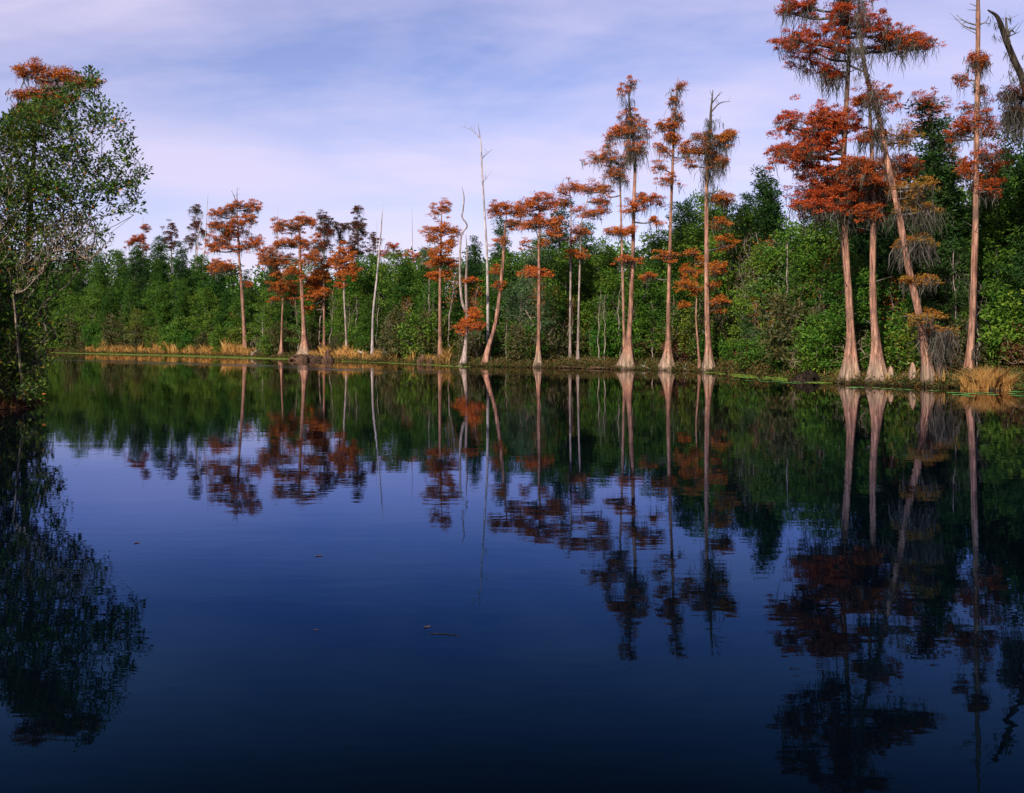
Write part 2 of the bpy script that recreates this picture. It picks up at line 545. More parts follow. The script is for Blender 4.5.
def moss_tufts(mb, C, n, lmin, lmax, spread):
    """hanging grey strands under each point of C"""
    C = np.repeat(C, n, 0) + RNG.normal(size=(len(C) * n, 3)) * np.array([spread, spread, .06])
    m = len(C)
    L = (lmin + (lmax - lmin) * RNG.random(m) ** 1.6)
    W = .010 + .028 * RNG.random(m)
    ang = RNG.random(m) * np.pi
    s = np.stack([np.cos(ang), np.sin(ang), np.zeros(m)], 1)
    dr = RNG.normal(size=(m, 2)) * .17
    prev = None
    rows = []
    walk = np.zeros((m, 2))
    for t, wv in ((0, .5), (.18, 1), (.38, .9), (.58, .8), (.8, .55), (1, .08)):
        c = C.copy()
        c[:, 2] -= L * t
        walk = walk + RNG.normal(size=(m, 2)) * .055 * np.sqrt(L)[:, None] * (t > 0)
        c[:, :2] += dr * (L * t)[:, None] + walk
        rows.append(c - s * (W * wv)[:, None] * .5)
        rows.append(c + s * (W * wv)[:, None] * .5)
    v = np.stack(rows, 1)
    q = np.array([(2 * i, 2 * i + 1, 2 * i + 3, 2 * i + 2) for i in range(5)])
    f = (q[None] + (np.arange(m) * 12)[:, None, None]).reshape(-1, 4)
    mb.add(v.reshape(-1, 3), f)


def plate(cr, wd, ms, c, a, th, tr, moss, dens=1.0, leafL=.22, twig=.012):
    """one flat layered spray of cypress foliage: rays of twigs, needle clusters along them, moss below"""
    c = np.asarray(c, float)
    n_ray = int(np.clip(round(5 + a * 4.2), 5, 17))
    ang0 = RNG.random() * 6.28
    allc = []
    for k in range(n_ray):
        an = ang0 + 6.283 * (k + RNG.random() * .8) / n_ray
        ln = a * (.55 + .55 * RNG.random())
        d = np.array([math.cos(an), math.sin(an) * .8, 0])
        m = max(2, int(ln / .21))
        u = (np.arange(m) + RNG.random(m)) / m
        z = th * (.55 * np.sin(u * 2.2) - .75 * u ** 2 + RNG.normal() * .42)
        pos = c + d * (u * ln)[:, None]
        pos[:, 2] += z
        side = np.cross(d, [0, 0, 1.0])
        pos = pos + side * (RNG.normal(size=(m, 1)) * .18 * (u[:, None] + .3) * a)
        pos[:, 2] += RNG.normal(size=m) * th * .30
        allc.append((pos, np.repeat(d[None], m, 0)))
        end = c + d * ln * .9 + np.array([0, 0, th * -.1])
        mid = c + d * ln * .45 + np.array([0, 0, th * .1])
        frustums(wd, [c - [0, 0, th * .3], mid], [mid, end], [twig * 1.6, twig], [twig, twig * .4], 4)
    C = np.concatenate([x for x, _ in allc])
    Dv = np.concatenate([x for _, x in allc])
    keep = RNG.random(len(C)) > .14
    C, Dv = C[keep], Dv[keep]
    n = int(44 * dens)
    K = len(C)
    off = ball(K * n) * np.array([.24, .24, .085]) * (.8 + leafL) * np.repeat(.5 + .9 * RNG.random(K), n)[:, None]
    leafL = leafL * .66
    base = np.repeat(C, n, 0) + off
    dv = np.repeat(Dv, n, 0) * .5 + RNG.normal(size=(K * n, 3)) * np.array([.7, .7, .42])
    leaves(cr, base, dv + [0, 0, .12], leafL * (.6 + .7 * RNG.random(K * n)), leafL * .26, .10)
    if moss > 0 and ms is not None:
        pick = RNG.random(K) < min(.85, moss * .55)
        if pick.any():
            moss_tufts(ms, C[pick], int(9 + 8 * moss), .12, .35 + .75 * moss, .12)
    return C


HEROES = []


def cypress(name, label, D, stems, r, plates, leaf='orange', moss=.4, flare=1.6, fh=.8, bark='cypbark', dead=(), dens=1.0,
            leafL=.22, group=None, cat='cypress', base_drop=.15, sub=1.0, moss_wrap=(), taper=.40):
    """stems: pixel polylines from the foot up (the first is the main trunk); plates: (px, py, half width, thickness) in pixels"""
    s = D / F
    foot = P(stems[0][0][0], stems[0][0][1], D)
    foot[2] = max(min(ground_z(stems[0][0][0], D), foot[2]), -.05)
    root = empty(name, foot, label, cat, group)
    wd, cr, ms = MB(), MB(), MB()
    HEROES.append((foot[0], foot[1], r * (1 + flare)))
    paths = []
    for k, st in enumerate(stems):
        p = np.array([P(q[0], q[1], D + (q[2] if len(q) > 2 else 0)) for q in st])
        if k == 0:
            p[0, 2] = foot[2] - base_drop
        sp = spline(p, 10)
        if k == 0:      # more rings at the swollen foot
            z = sp[:, 2]
            t = np.linspace(0, 1, len(sp))
            tt = np.unique(np.concatenate([t, np.linspace(0, .22, 22)]))
            sp = np.stack([np.interp(tt, t, sp[:, i]) for i in range(3)], 1)
        u = np.linspace(0, 1, len(sp))
        hgt = (sp[:, 2] - sp[0, 2]) / max(sp[-1, 2] - sp[0, 2], 1e-3)
        rr = r * (1 if k == 0 else .72) * (1 - (1 - taper) * hgt ** 1.0)
        rr = rr * np.where(u > .86, 1 - .7 * (u - .86) / .14, 1)
        rr = rr * (1 + .05 * np.sin(sp[:, 2] * 1.9 + k) * np.sin(sp[:, 2] * .8))
        fn = flare_fn(foot[2], flare, fh, RNG.integers(4, 7), RNG.random() * 6) if k == 0 else None
        tube(wd, sp, rr, 20 if k == 0 else 9, fn)
        paths.append(sp)
    allp = np.concatenate(paths)
    lm = wd
    wd.mi = 1
    more = []
    for pl in plates:
        pl = list(pl) + [0, None, 1][len(pl) - 4:]
        more.append(pl)
        if pl[2] > 9 and RNG.random() < sub:
            for sg in (-1, 1):
                more.append([pl[0] + sg * pl[2] * (.3 + .35 * RNG.random()), pl[1] + pl[3] * RNG.uniform(-.45, .75), pl[2] * RNG.uniform(.42, .62), pl[3] * .75, RNG.normal() * pl[2] * s * .4, None, pl[6] * .8])
    for pl in more:
        px, py, hw, th = pl[:4]
        dep = pl[4] if len(pl) > 4 else 0
        lf = pl[5] if len(pl) > 5 else None
        a = hw * s
        near = allp[np.argmin(np.abs(allp[:, 2] - (P(px, py, D)[2] - .25 * a)) + .6 * np.hypot(allp[:, 0] - P(px, py, D)[0], 0))]
        dpt = near[1] - D + dep + RNG.normal() * a * .25
        c = P(px, py, D + dpt)
        c[0] = (px - 512) * s
        c[2] = H + (HY - py) * s
        dd = np.linalg.norm(c - near)
        if dd > .12:
            mid = (near + c) / 2 + np.array([0, 0, -.06 * dd]) + RNG.normal(size=3) * .06 * dd
            path = spline([near, mid, c], 5)
            r0 = min(.02 + .028 * dd, r * .5)
            tube(lm, path, np.linspace(r0, .012 + r0 * .3, len(path)), 6)
        cc = plate(cr, lm, ms, c, a, max(th * s, .12), near, moss * (pl[6] if len(pl) > 6 else 1), dens, leafL)
    if r > .11:      # short dead stubs up the trunk
        nst = 9
        sp = paths[0]
        ii = RNG.integers(int(len(sp) * .3), int(len(sp) * .92), nst)
        an = RNG.random(nst) * 6.28
        dv = np.stack([np.cos(an), np.sin(an), .2 + .5 * RNG.random(nst)], 1) * (.25 + .5 * RNG.random((nst, 1)))
        frustums(wd, sp[ii], sp[ii] + dv, np.full(nst, r * .16), np.full(nst, .006), 4)
    for dpath in dead:
        p = np.array([P(q[0], q[1], D) for q in dpath])
        p[:, 1] += np.linspace(0, RNG.normal() * .4, len(p))
        i0 = np.argmin(np.linalg.norm(allp - p[0], axis=1))
        p[0] = allp[i0]
        sp = spline(p, 4)
        tube(lm, sp, np.linspace(max(.03, r * .3), .008, len(sp)), 6)
        for k in range(4):
            q0 = sp[int(len(sp) * (.35 + .15 * k)) if int(len(sp) * (.35 + .15 * k)) < len(sp) else -1]
            dv = norm(RNG.normal(size=3)) * (.2 + .35 * RNG.random())
            frustums(lm, [q0], [q0 + dv + [0, 0, .1]], [.012], [.003], 4)
    for (x0, y0, x1, y1, n, lm_) in moss_wrap:      # moss clothing a stem between two points
        u = RNG.random(n)[:, None]
        a0, a1 = P(x0, y0, D), P(x1, y1, D)
        C = a0 * (1 - u) + a1 * u + RNG.normal(size=(n, 3)) * np.array([.16, .16, .05]) * (1 + lm_ * .4)
        moss_tufts(ms, C, 7, .2, lm_, .06)
    wd.build('trunk', [M[bark], M['grey'] if bark != 'dead' else M['dead']], root, foot, smooth=True)
    if cr.v:
        cr.build('crown', M[leaf], root, foot)
    if ms.v:
        ms.build('hanging_moss', M['moss'], root, foot)
    return root


# --- the four big cypresses on the right
cypress('cypress_tree', 'tall twisted cypress with wide rust red layers, between the black stump and straight flared cypress', bankD(851) + .3,
        [[(851, 383), (851, 345), (849, 300), (845, 240), (843, 190), (844, 150, .2), (847, 90, .5), (849, 50, .5), (847, 10, .2), (850, -30, 0)]], .165,
        [(815, 46, 42, 15, .2, None, 1.4), (851, 17, 34, 15), (815, 122, 44, 17), (797, 158, 36, 14), (831, 176, 40, 17), (834, 196, 48, 15, 0, None, 1.8), (800, 4, 20, 8, 0, None, 2), (842, -14, 34, 10), (836, 70, 16, 8, 0, None, 2),
         (906, 39, 33, 11, 0, None, 1.9), (882, 24, 24, 12), (866, -10, 26, 10), (860, 172, 26, 11), (806, 150, 26, 11), (822, 206, 32, 11, 0, None, 1.5), (852, 209, 28, 11, 0, None, 1.5), (846, 118, 20, 9), (824, 140, 28, 11), (862, 196, 22, 12)],
        'red', .55, 1.75, 1.0, dens=1.6, leafL=.19, dead=[[(845, 150), (825, 130), (806, 128)], [(849, 60), (870, 75), (862, 78)]],
        moss_wrap=[(846, 215, 850, 185, 60, 1.2), (846, 70, 849, -5, 60, .7), (838, 205, 870, 205, 40, 1.4)])
cypress('cypress_tree', 'straight cypress with flared foot and red layered crown, right of the twisted tall cypress', bankD(878) + .3,
        [[(878, 383), (876, 345), (873, 300), (873, 240), (874, 200), (872, 155), (870, 115), (869, 96)]], .160,
        [(869, 100, 27, 11), (872, 135, 14, 6, 0, None, 2), (858, 165, 20, 8), (875, 182, 26, 11), (895, 166, 26, 10), (890, 188, 18, 9), (866, 214, 12, 8)], 'red', .5, 1.8, .9, dens=1.5, leafL=.19,
        moss_wrap=[(871, 200, 874, 130, 26, .6), (880, 225, 872, 190, 20, 1.0)])
cypress('cypress_tree', 'leaning cypress with golden sprays and grey moss curtains, beside the pointed cypress knee', bankD(929) + .3,
        [[(929, 386), (925, 350), (918, 310), (908, 265), (899, 215), (891, 178), (884, 144, .4), (880, 122, .8), (872, 95, 1.4), (867, 78, 1.8), (862, 50, 2.2), (859, 15, 2.4), (861, -25, 2.4)],
         [(941, 386), (937, 350), (931, 325), (922, 312)]], .150,
        [(903, 136, 19, 9), (917, 205, 22, 9, 0, None, 2.4), (915, 240, 18, 6, 0, None, 2.4), (920, 280, 18, 5), (923, 316, 25, 6, 0, None, 1.4), (940, 331, 14, 6, 0, None, 2.6), 
         (921, 186, 14, 8), (905, 190, 16, 8)],
        'gold', .55, 1.0, .8, dens=.72, leafL=.18, moss_wrap=[(891, 178, 872, 95, 40, .4), (859, 60, 860, -10, 50, .7), (875, 110, 864, 60, 30, .6), (930, 330, 938, 355, 34, 1.4), (885, 150, 874, 100, 16, .5)], taper=.45)
cypress('cypress_tree', 'slender cypress with broken bare top stubs and dark red tufts, behind the golden grass tuft', bankD(968) + 3.8,
        [[(968, 374), (971, 340), (973, 300), (975, 240), (976, 180), (977, 110), (978, 40), (978, 0), (977, -30)]], .14,
        [(978, 62, 10, 10, 0, None, 1.6), (961, 79, 9, 8), (971, 121, 25, 13), (960, 134, 10, 8), (989, 134, 9, 8), (990, 158, 23, 13), (988, 191, 17, 11), (965, 168, 11, 9), (982, 92, 8, 8)],
        'red', .6, .6, .6, dens=1.0, leafL=.19, taper=.6, moss_wrap=[(976, 130, 978, 60, 30, .5), (971, 360, 973, 310, 14, .5)],
        dead=[[(977, 24), (969, 20), (962, 11)], [(977, 25), (984, 23), (990, 24)], [(968, 30), (968, 24), (962, 14)]], bark='cypthin')
cypress('cypress_tree', 'dead leaning cypress top hung with grey moss, beyond the slender straight cypress', 38.5,
        [[(1052, 388), (1050, 330), (1046, 250), (1038, 150), (1024, 85), (1014, 60), (1006, 40), (998, 18), (988, 10)]], .25,
        [(1012, 98, 17, 6), (1018, 112, 14, 8, 0, None, 2.2), (1040, 120, 22, 9), (1046, 90, 20, 8)], 'dusk', .8, .6, .6, bark='darkbark', leafL=.18,
        dead=[[(1006, 40), (1012, 30), (1018, 33)], [(1010, 50), (1006, 20), (1010, 20)]], moss_wrap=[(1024, 90, 996, 18, 22, .35), (1016, 62, 1012, 110, 10, .4)])
cypress('cypress_tree', 'dark red topped cypress rising behind the dark conical evergreen', 50,
        [[(936, 372), (934, 300), (932, 200), (930, 120), (930, 98)]], .12,
        [(930, 104, 26, 11), (918, 132, 13, 8), (944, 148, 13, 9), (956, 168, 12, 9), (915, 165, 12, 8)], 'red', .3, .5, .5, leafL=.19, bark='cypthin')

# --- the central three and their neighbours
cypress('cypress_tree', 'leftmost of the three tall cypresses with pale bell shaped feet, moss hung flat top', bankD(627) + .25,
        [[(627, 370), (629, 335), (631, 305), (633, 247), (634, 200), (635, 164), (633, 135), (629, 100), (631, 85)]], .150,
        [(629, 86, 13, 6), (628, 113, 10, 5), (633, 129, 25, 11, 0, None, 1.6), (619, 133, 13, 6, 0, None, 1.6), (645, 199, 21, 8), (655, 221, 8, 5), (625, 262, 18, 5), (625, 233, 10, 5), (634, 150, 16, 8, 0, None, 2), (631, 212, 10, 5)],
        'orange', .7, 3.0, .95, dens=1.0, sub=.35, moss_wrap=[(634, 165, 630, 95, 60, .6)])
cypress('cypress_tree', 'thin cypress with a mossy flat top, close behind the leftmost bell footed cypress', bankD(624) + 4.2,
        [[(625, 362), (624, 330), (622, 250), (620, 185), (618, 155)]], .105,
        [(610, 159, 25, 9, 0, None, 1.6), (608, 147, 9, 5), (616, 175, 14, 7, 0, None, 2), (614, 231, 11, 5), (603, 192, 10, 5)], 'orange', .45, .8, .6, dens=.62, sub=.35, bark='cypthin')
cypress('cypress_tree', 'middle of the three tall cypresses with pale bell shaped feet, narrow tufted top', bankD(667) + .25,
        [[(667, 371), (668, 340), (668.5, 310), (670.5, 226), (673.5, 143), (676, 101), (678, 77)]], .128,
        [(680, 86, 8, 6, 0, None, 2), (674, 101, 7, 5), (677, 118, 9, 6, 0, None, 1.6), (668, 126, 13, 6), (663, 150, 14, 9), (686, 157, 10, 9), (668, 182, 15, 5), (665, 255, 12, 6), (648, 276, 9, 5), (672, 138, 10, 5), (660, 168, 10, 6)],
        'orange', .5, 3.5, .80, bark='cypclean', sub=.35, moss_wrap=[(674, 140, 677, 85, 40, .5)])
cypress('cypress_tree', 'rightmost of the three tall cypresses with pale bell shaped feet, heavy grey moss top', bankD(709) + .25,
        [[(709, 372), (708, 340), (707, 310), (706.5, 226), (707, 172), (710, 135), (711, 110), (713, 90)]], .165,
        [(710, 143, 27, 11, 0, None, 2), (695, 150, 14, 8), (693, 165, 9, 6), (722, 200, 12, 6), (720, 222, 13, 6), (725, 246, 13, 9), (720, 300, 11, 5), (718, 310, 9, 5), (716, 160, 14, 8, 0, None, 2.6), (727, 136, 10, 6, 0, None, 2.4), (717, 268, 10, 6), (714, 285, 9, 5)],
        'orange', .5, 1.6, .65, sub=.35, moss_wrap=[(708, 195, 711, 115, 90, .9)], dead=[[(711, 112), (720, 103), (731, 101)], [(712, 108), (713, 97), (711, 88)], [(712, 104), (716, 98), (719, 94)]])
cypress('cypress_tree', 'small thin orange cypress hugging the heavy moss topped cypress', bankD(700) + .4,
        [[(700, 371), (698, 345), (696, 318), (697, 285), (694, 255)]], .06,
        [(691, 288, 13, 6), (692, 272, 11, 6), (685, 305, 7, 4), (690, 253, 9, 5), (684, 280, 8, 5), (703, 262, 8, 5)], 'orange', .15, 1.6, .4, dens=.62, bark='cypthin')
cypress('cypress_tree', 'cypress with sparse rust top, left one of the two thin pale trunks', bankD(570) + 4.0,
        [[(570, 357), (570, 334), (571, 226), (570, 190)]], .085,
        [(570, 189, 14, 6), (563, 202, 12, 6), (559, 221, 9, 4), (577, 211, 9, 5), (574, 240, 8, 4)], 'orange', .4, .5, .5, dens=.62, bark='pinkgrey')
cypress('cypress_tree', 'cypress under spreading rust layers, right one of the two thin pale trunks', bankD(578) + 3.6,
        [[(578, 359), (578, 338), (581, 235), (584, 212), (592, 185)]], .08,
        [(594, 187, 21, 6), (595, 213, 20, 6), (580, 231, 10, 4), (578, 254, 11, 4), (600, 200, 10, 5)], 'orange', .4, .5, .5, dens=.62, bark='pinkgrey')
cypress('cypress_tree', 'fine branched cypress with lacy orange crown and straight trunk between the leaning and pale cypresses', bankD(538) + .3,
        [[(538, 367), (538.5, 335), (539, 306), (539, 248), (540, 222), (537, 197)]], .125,
        [(539, 199, 18, 6), (547, 208, 14, 6), (531, 214, 12, 5), (531, 226, 11, 5), (553, 233, 10, 5), (524, 245, 9, 5), (536, 271, 19, 5), (527, 205, 12, 5), (545, 245, 9, 4), (540, 221, 15, 5), (550, 222, 12, 4)], 'orange', .3, 2.0, .6,
        dens=.62, dead=[[(539, 262), (531, 250), (526, 238)], [(539, 255), (547, 240), (552, 225)], [(539, 240), (534, 225), (529, 208)]])
cypress('cypress_tree', 'cypress with a leaning trunk and bunched orange top, beside the tall bleached snag', bankD(485) + .5,
        [[(485, 367), (488, 350), (496, 321), (502, 273), (505, 230), (507, 212)]], .16,
        [(507, 207, 19, 7), (496, 212, 7, 6), (514, 222, 10, 6), (497, 272, 7, 6), (500, 241, 8, 4), (520, 212, 8, 5), (499, 285, 6, 4)], 'orange', .4, 1.2, .7, bark='cypthin')
cypress('dead_tree', 'tall bleached bare snag rising alone above the canopy with one forked branch near its tip', bankD(488) + 3,
        [[(488, 366), (488, 322), (487, 256), (484, 205), (482, 170), (481, 145), (478, 123)]], .11, [], flare=.3, bark='dead', cat='dead tree', taper=.35,
        dead=[[(481, 138), (472, 130), (461, 126)], [(482, 160), (487, 155), (493, 152)], [(483, 181), (486, 178), (488, 175)]])
cypress('dead_tree', 'crooked half dead cypress with a bare hooked top and few orange sprigs', bankD(463) + .4,
        [[(463, 367), (466, 340), (467, 316), (466, 286), (467, 256), (466, 235)], [(466, 312), (462, 301), (460, 276), (461, 238), (467, 226), (462, 217), (463, 210), (464, 197), (462, 187)]], .125,
        [(472, 325, 14, 5), (473, 316, 10, 5), (470, 281, 8, 5), (461, 330, 9, 4)], 'orange', .2, 1.8, .6, bark='pinkgrey', cat='dead tree', taper=.4)
cypress('cypress_tree', 'compact bright orange cypress, the stacked layers left of the crooked half dead tree', bankD(440) + 3.0,
        [[(440, 360), (440, 319), (440, 281), (441, 240), (442, 204)]], .13,
        [(442, 210, 11, 8), (441, 231, 20, 7), (442, 249, 17, 7), (442, 262, 18, 6), (438, 275, 12, 5), (432, 240, 9, 5), (450, 240, 9, 5)], 'orange', .15, .8, .5, dens=1.2, bark='cypthin')

# --- left part of the far bank
cypress('cypress_tree', 'cypress with swollen root mass at the water and broad orange crown, beside the dark stump', bankD(305) + .6,
        [[(305, 357), (304, 331), (302, 293), (300, 263), (299.5, 235), (298, 216)]], .19,
        [(290, 226, 14, 8), (274, 258, 21, 8), (277, 226, 8, 6), (311, 258, 13, 7), (301, 244, 14, 7), (308, 222, 10, 6), (284, 244, 12, 6), (318, 240, 9, 6), (298, 218, 9, 6), (296, 272, 12, 6)], 'orange', .5, 3.0, .95, dens=.9, leafL=.26)
cypress('cypress_tree', 'thin cypress with low orange sprays, left of the cypress with the swollen root mass', bankD(281) + 1.2,
        [[(281, 356), (282, 321), (283.5, 286), (282, 252)]], .105,
        [(283, 289, 15, 7), (276, 299, 7, 4), (277, 273, 9, 5), (268, 262, 11, 6), (290, 300, 6, 4)], 'orange', .5, 2.2, .6, dens=1.2, leafL=.26, bark='cypthin')
cypress('cypress_tree', 'orange cypress with a slim trunk standing in the golden grass by the fallen white log', bankD(347) + 2.5,
        [[(347, 357), (346, 330), (344, 291), (345, 250)]], .10,
        [(346, 258, 15, 8), (344, 273, 14, 7), (341, 249, 9, 5), (352, 268, 9, 6), (340, 285, 7, 4)], 'orange', .3, .8, .5, dens=1.3, leafL=.26, bark='pinkgrey')
cypress('cypress_tree', 'small orange cypress set back between the swollen cypress and the one by the white log', bankD(324) + 4,
        [[(324, 356), (324, 336), (324, 293), (323, 272)]], .12,
        [(315, 295, 13, 6), (314, 282, 10, 6), (326, 290, 9, 5), (322, 275, 10, 5), (331, 262, 11, 6), (309, 308, 6, 4)], 'orange', .2, .6, .5, dens=1.2, leafL=.26, bark='cypthin')
cypress('cypress_tree', 'tall orange cypress with mossy stepped layers and a bare clean trunk above the golden reeds', bankD(245) + 3.2,
        [[(245, 353), (244.5, 335), (242, 293), (239, 256), (238, 230), (237, 203)]], .185,
        [(236, 205, 9, 5), (225, 212, 12, 6), (252, 207, 11, 5), (220, 227, 13, 7), (243, 222, 15, 8), (218, 245, 19, 8), (249, 244, 15, 8), (222, 267, 15, 7), (248, 284, 4, 4), (232, 234, 10, 6), (212, 270, 7, 5)], 'orange', .8, .5, .5, dens=.85, leafL=.28, bark='cypthin',
        dead=[[(237, 206), (234, 196), (231, 190)], [(237, 206), (238, 198), (239, 188)]])
cypress('cypress_tree', 'dull mossy cypress top poking up behind the cypress with the swollen root mass', 104,
        [[(324, 356), (324, 290), (324, 214)]], .13, [(323, 217, 9, 5), (325, 232, 10, 6), (322, 247, 11, 6), (328, 224, 7, 4), (320, 260, 9, 5)], 'dusk', 1.0, .4, .4, leafL=.28, bark='grey')
cypress('cypress_tree', 'narrow dark mossy cypress spire standing in the far wood left of the leaning bare pole', 110,
        [[(358, 356), (358, 290), (358, 205)]], .13, [(357, 211, 7, 5), (358, 224, 10, 6), (356, 238, 9, 6), (355, 250, 11, 5), (362, 232, 7, 5)], 'dusk', 1.0, .4, .4, leafL=.3, bark='grey')
cypress('cypress_tree', 'short mossy cypress top with a forked head beside the dark mossy spire', 106,
        [[(339, 356), (339, 290), (340, 240), (336, 226)]], .12, [(338, 229, 9, 6), (341, 240, 7, 5), (345, 227, 6, 4)], 'dusk', 1.2, .4, .4, leafL=.3, bark='grey')
cypress('cypress_tree', 'small brown cypress top leaning out beside the leaning bare pole', 108,
        [[(371, 356), (372, 290), (374, 238)]], .10, [(374, 240, 9, 6), (371, 250, 8, 5), (378, 258, 7, 5)], 'dusk', .6, .4, .4, leafL=.3, bark='grey')
cypress('cypress_tree', 'mossy far cypress with two pale stems behind the leaning white pole', 122,
        [[(195, 354), (196, 280), (196, 212)]], .13, [(197, 210, 8, 5), (196, 226, 8, 6), (192, 239, 9, 6), (203, 232, 6, 5)], 'dusk', 1.2, .4, .4, leafL=.32, bark='pinkgrey')
cypress('cypress_tree', 'lone dark cypress top on the skyline nearest the big foreground bay tree', 122,
        [[(170, 354), (171, 280), (172, 222)]], .12, [(172, 226, 5, 5), (170, 235, 8, 6), (172, 246, 8, 6), (166, 242, 6, 5)], 'dusk', .5, .4, .4, leafL=.32, bark='grey')
cypress('cypress_tree', 'small red cypress top seen past the tips of the foreground bay tree', 120,
        [[(143, 354), (143, 280), (143, 216)]], .10, [(145, 229, 6, 4), (140, 240, 9, 5), (132, 242, 8, 5), (146, 248, 7, 5)], 'red', .4, .4, .4, leafL=.32, bark='pinkgrey')
cypress('cypress_tree', 'little red cypress top peeping over the canopy right of the leaning bare pole', 92,
        [[(394, 358), (394, 300), (393, 245)]], .10, [(393, 247, 8, 5), (386, 255, 8, 5), (398, 256, 7, 5)], 'red', .3, .4, .4, leafL=.28, bark='grey')
cypress('cypress_tree', 'small red cypress top beside the thin bare pole left of the compact orange cypress', 90,
        [[(413, 359), (413, 300), (413, 256)]], .10, [(412, 262, 9, 5), (418, 256, 7, 5), (407, 254, 6, 4)], 'orange', .2, .4, .4, leafL=.28, bark='grey')
for (st, r_, D_, lab) in [
    ([(372, 356), (373, 316), (377, 276), (381, 230), (383, 203)], .10, bankD(372) + 3, 'leaning bare white pole of a dead tree above the green bushes'),
    ([(412, 358), (412, 300), (412.5, 253), (412, 208)], .06, 97, 'thin faint bare pole standing left of the compact orange cypress'),
    ([(202, 353), (203, 271), (205, 246), (208, 195)], .11, 112, 'tall white bare pole left of the tall orange cypress with mossy layers'),
    ([(194, 353), (197, 250), (203, 213)], .11, 117, 'slanting pale dead stem inside the mossy far cypress'),
    ([(276, 353), (277, 260), (278, 205)], .06, 100, 'faint bare pole behind the broad orange crown of the swollen cypress'),
    ([(310, 354), (311, 280), (311, 226)], .10, 102, 'bare pinkish dead stem between the swollen cypress and the mossy top'),
    ([(263, 356), (263, 335), (262.5, 317)], .16, bankD(263) + 6.2, 'short white broken snag standing in the dark bushes right of the golden reeds'),
    ([(375, 356), (376, 290), (377, 218)], .05, 100, 'hair thin bare pole left of the leaning white pole')]:
    cypress('dead_tree', lab, D_, [st], r_, [], flare=.3, bark='dead', cat='dead tree', taper=.4)


# ------------------------------------------------------------------ woodland prototypes
def proto_tree(name, Ht, prof, start, nl, bark, leaf, rt, clump, lsz, per, up=.25, lw=.4, wob=.3, needles=False):
    """trunk with limbs whose length follows prof(t); leaf clumps on the outer part of every limb"""
    root = empty(name, (0, 0, 0))
    wd, cr = MB(), MB()
    k = 7
    tz = np.linspace(-.2, Ht * .97, k)
    tp = np.stack([RNG.normal(size=k) * wob * .4, RNG.normal(size=k) * wob * .4, tz], 1)
    tp[0, :2] = 0
    path = spline(tp, 5)
    tube(wd, path, np.linspace(rt, rt * .12, len(path)), 8)
    Cs, Ds = [], []
    for i in range(nl):
        t = (i + RNG.random()) / nl
        z = Ht * (start + (1 - start) * t)
        p0 = np.array([np.interp(z, path[:, 2], path[:, 0]), np.interp(z, path[:, 2], path[:, 1]), z])
        an = i * 2.4 + RNG.normal() * .5
        ln = prof(t) * (.6 + .6 * RNG.random())
        d = np.array([math.cos(an), math.sin(an), up + RNG.normal() * .15 + .3 * t])
        d /= np.linalg.norm(d)
        p1 = p0 + d * ln
        mid = (p0 + p1) / 2 + RNG.normal(size=3) * ln * .08 + [0, 0, -.05 * ln]
        r0 = max(.012, rt * .38 * (1 - t) * min(1, ln / 2))
        frustums(wd, [p0, mid], [mid, p1], [r0, r0 * .6], [r0 * .6, .006], 4)
        m = max(1, int(round(ln / (clump * 1.15))))
        u = .3 + .75 * (np.arange(m) + RNG.random(m)) / m if m > 1 else np.array([.95])
        c = p0 + d * (u * ln)[:, None] + RNG.normal(size=(m, 3)) * clump * .45
        Cs.append(c)
        Ds.append(np.repeat(d[None], m, 0))
    C, Dv = np.concatenate(Cs), np.concatenate(Ds)
    n = per
    K = len(C)
    sz = clump * (.6 + .7 * RNG.random(K))
    o = norm(RNG.normal(size=(K * n, 3))) * (RNG.random((K * n, 1)) ** .45) * np.repeat(sz, n)[:, None] * np.array([1, 1, .62])
    dv = norm(o) * .8 + RNG.normal(size=(K * n, 3)) * .55 + np.array([0, 0, .22])
    leaves(cr, np.repeat(C, n, 0) + o, dv, lsz * (.6 + .8 * RNG.random(K * n)), lsz * lw, .1)
    wd.build('trunk', M[bark], root, smooth=True)
    cr.build('crown', M[leaf], root)
    root['_h'] = Ht
    return root


def proto_bush(name, Ht, W, leaf, nC, per, lsz, lw=.45, bark='grey', sparse=0, rt=.009):
    root = empty(name, (0, 0, 0))
    wd, cr = MB(), MB()
    p = ball(nC * 2)
    p = p[np.linalg.norm(p, axis=1) > .35][:nC]
    th = np.arctan2(p[:, 1], p[:, 0])
    lob = 1 + .22 * np.sin(3 * th + RNG.random() * 6) + .12 * np.sin(5 * th + RNG.random() * 6)
    C = np.stack([p[:, 0] * W * lob, p[:, 1] * W * lob, (p[:, 2] * .5 + .5) * Ht * (1 + .15 * RNG.normal(size=len(p)))], 1)
    C[:, 2] = np.maximum(C[:, 2], .15)
    N, par, r = grow((0, 0, -.15), C, rt)
    skeleton(wd, N, par, np.minimum(r, .09), 4)
    K, n = len(C), per
    sz = np.repeat(.32 * (.6 + .8 * RNG.random(K)) * min(1, Ht / 2.5), n)[:, None]
    o = norm(RNG.normal(size=(K * n, 3))) * (RNG.random((K * n, 1)) ** .5) * sz
    dv = norm(o) + RNG.normal(size=(K * n, 3)) * .6 + np.array([0, 0, .25])
    leaves(cr, np.repeat(C, n, 0) + o, dv, lsz * (.6 + .8 * RNG.random(K * n)), lsz * lw, .1)
    wd.build('stems', M[bark], root)
    if per:
        cr.build('crown', M[leaf], root)
    root['_h'] = Ht
    return root


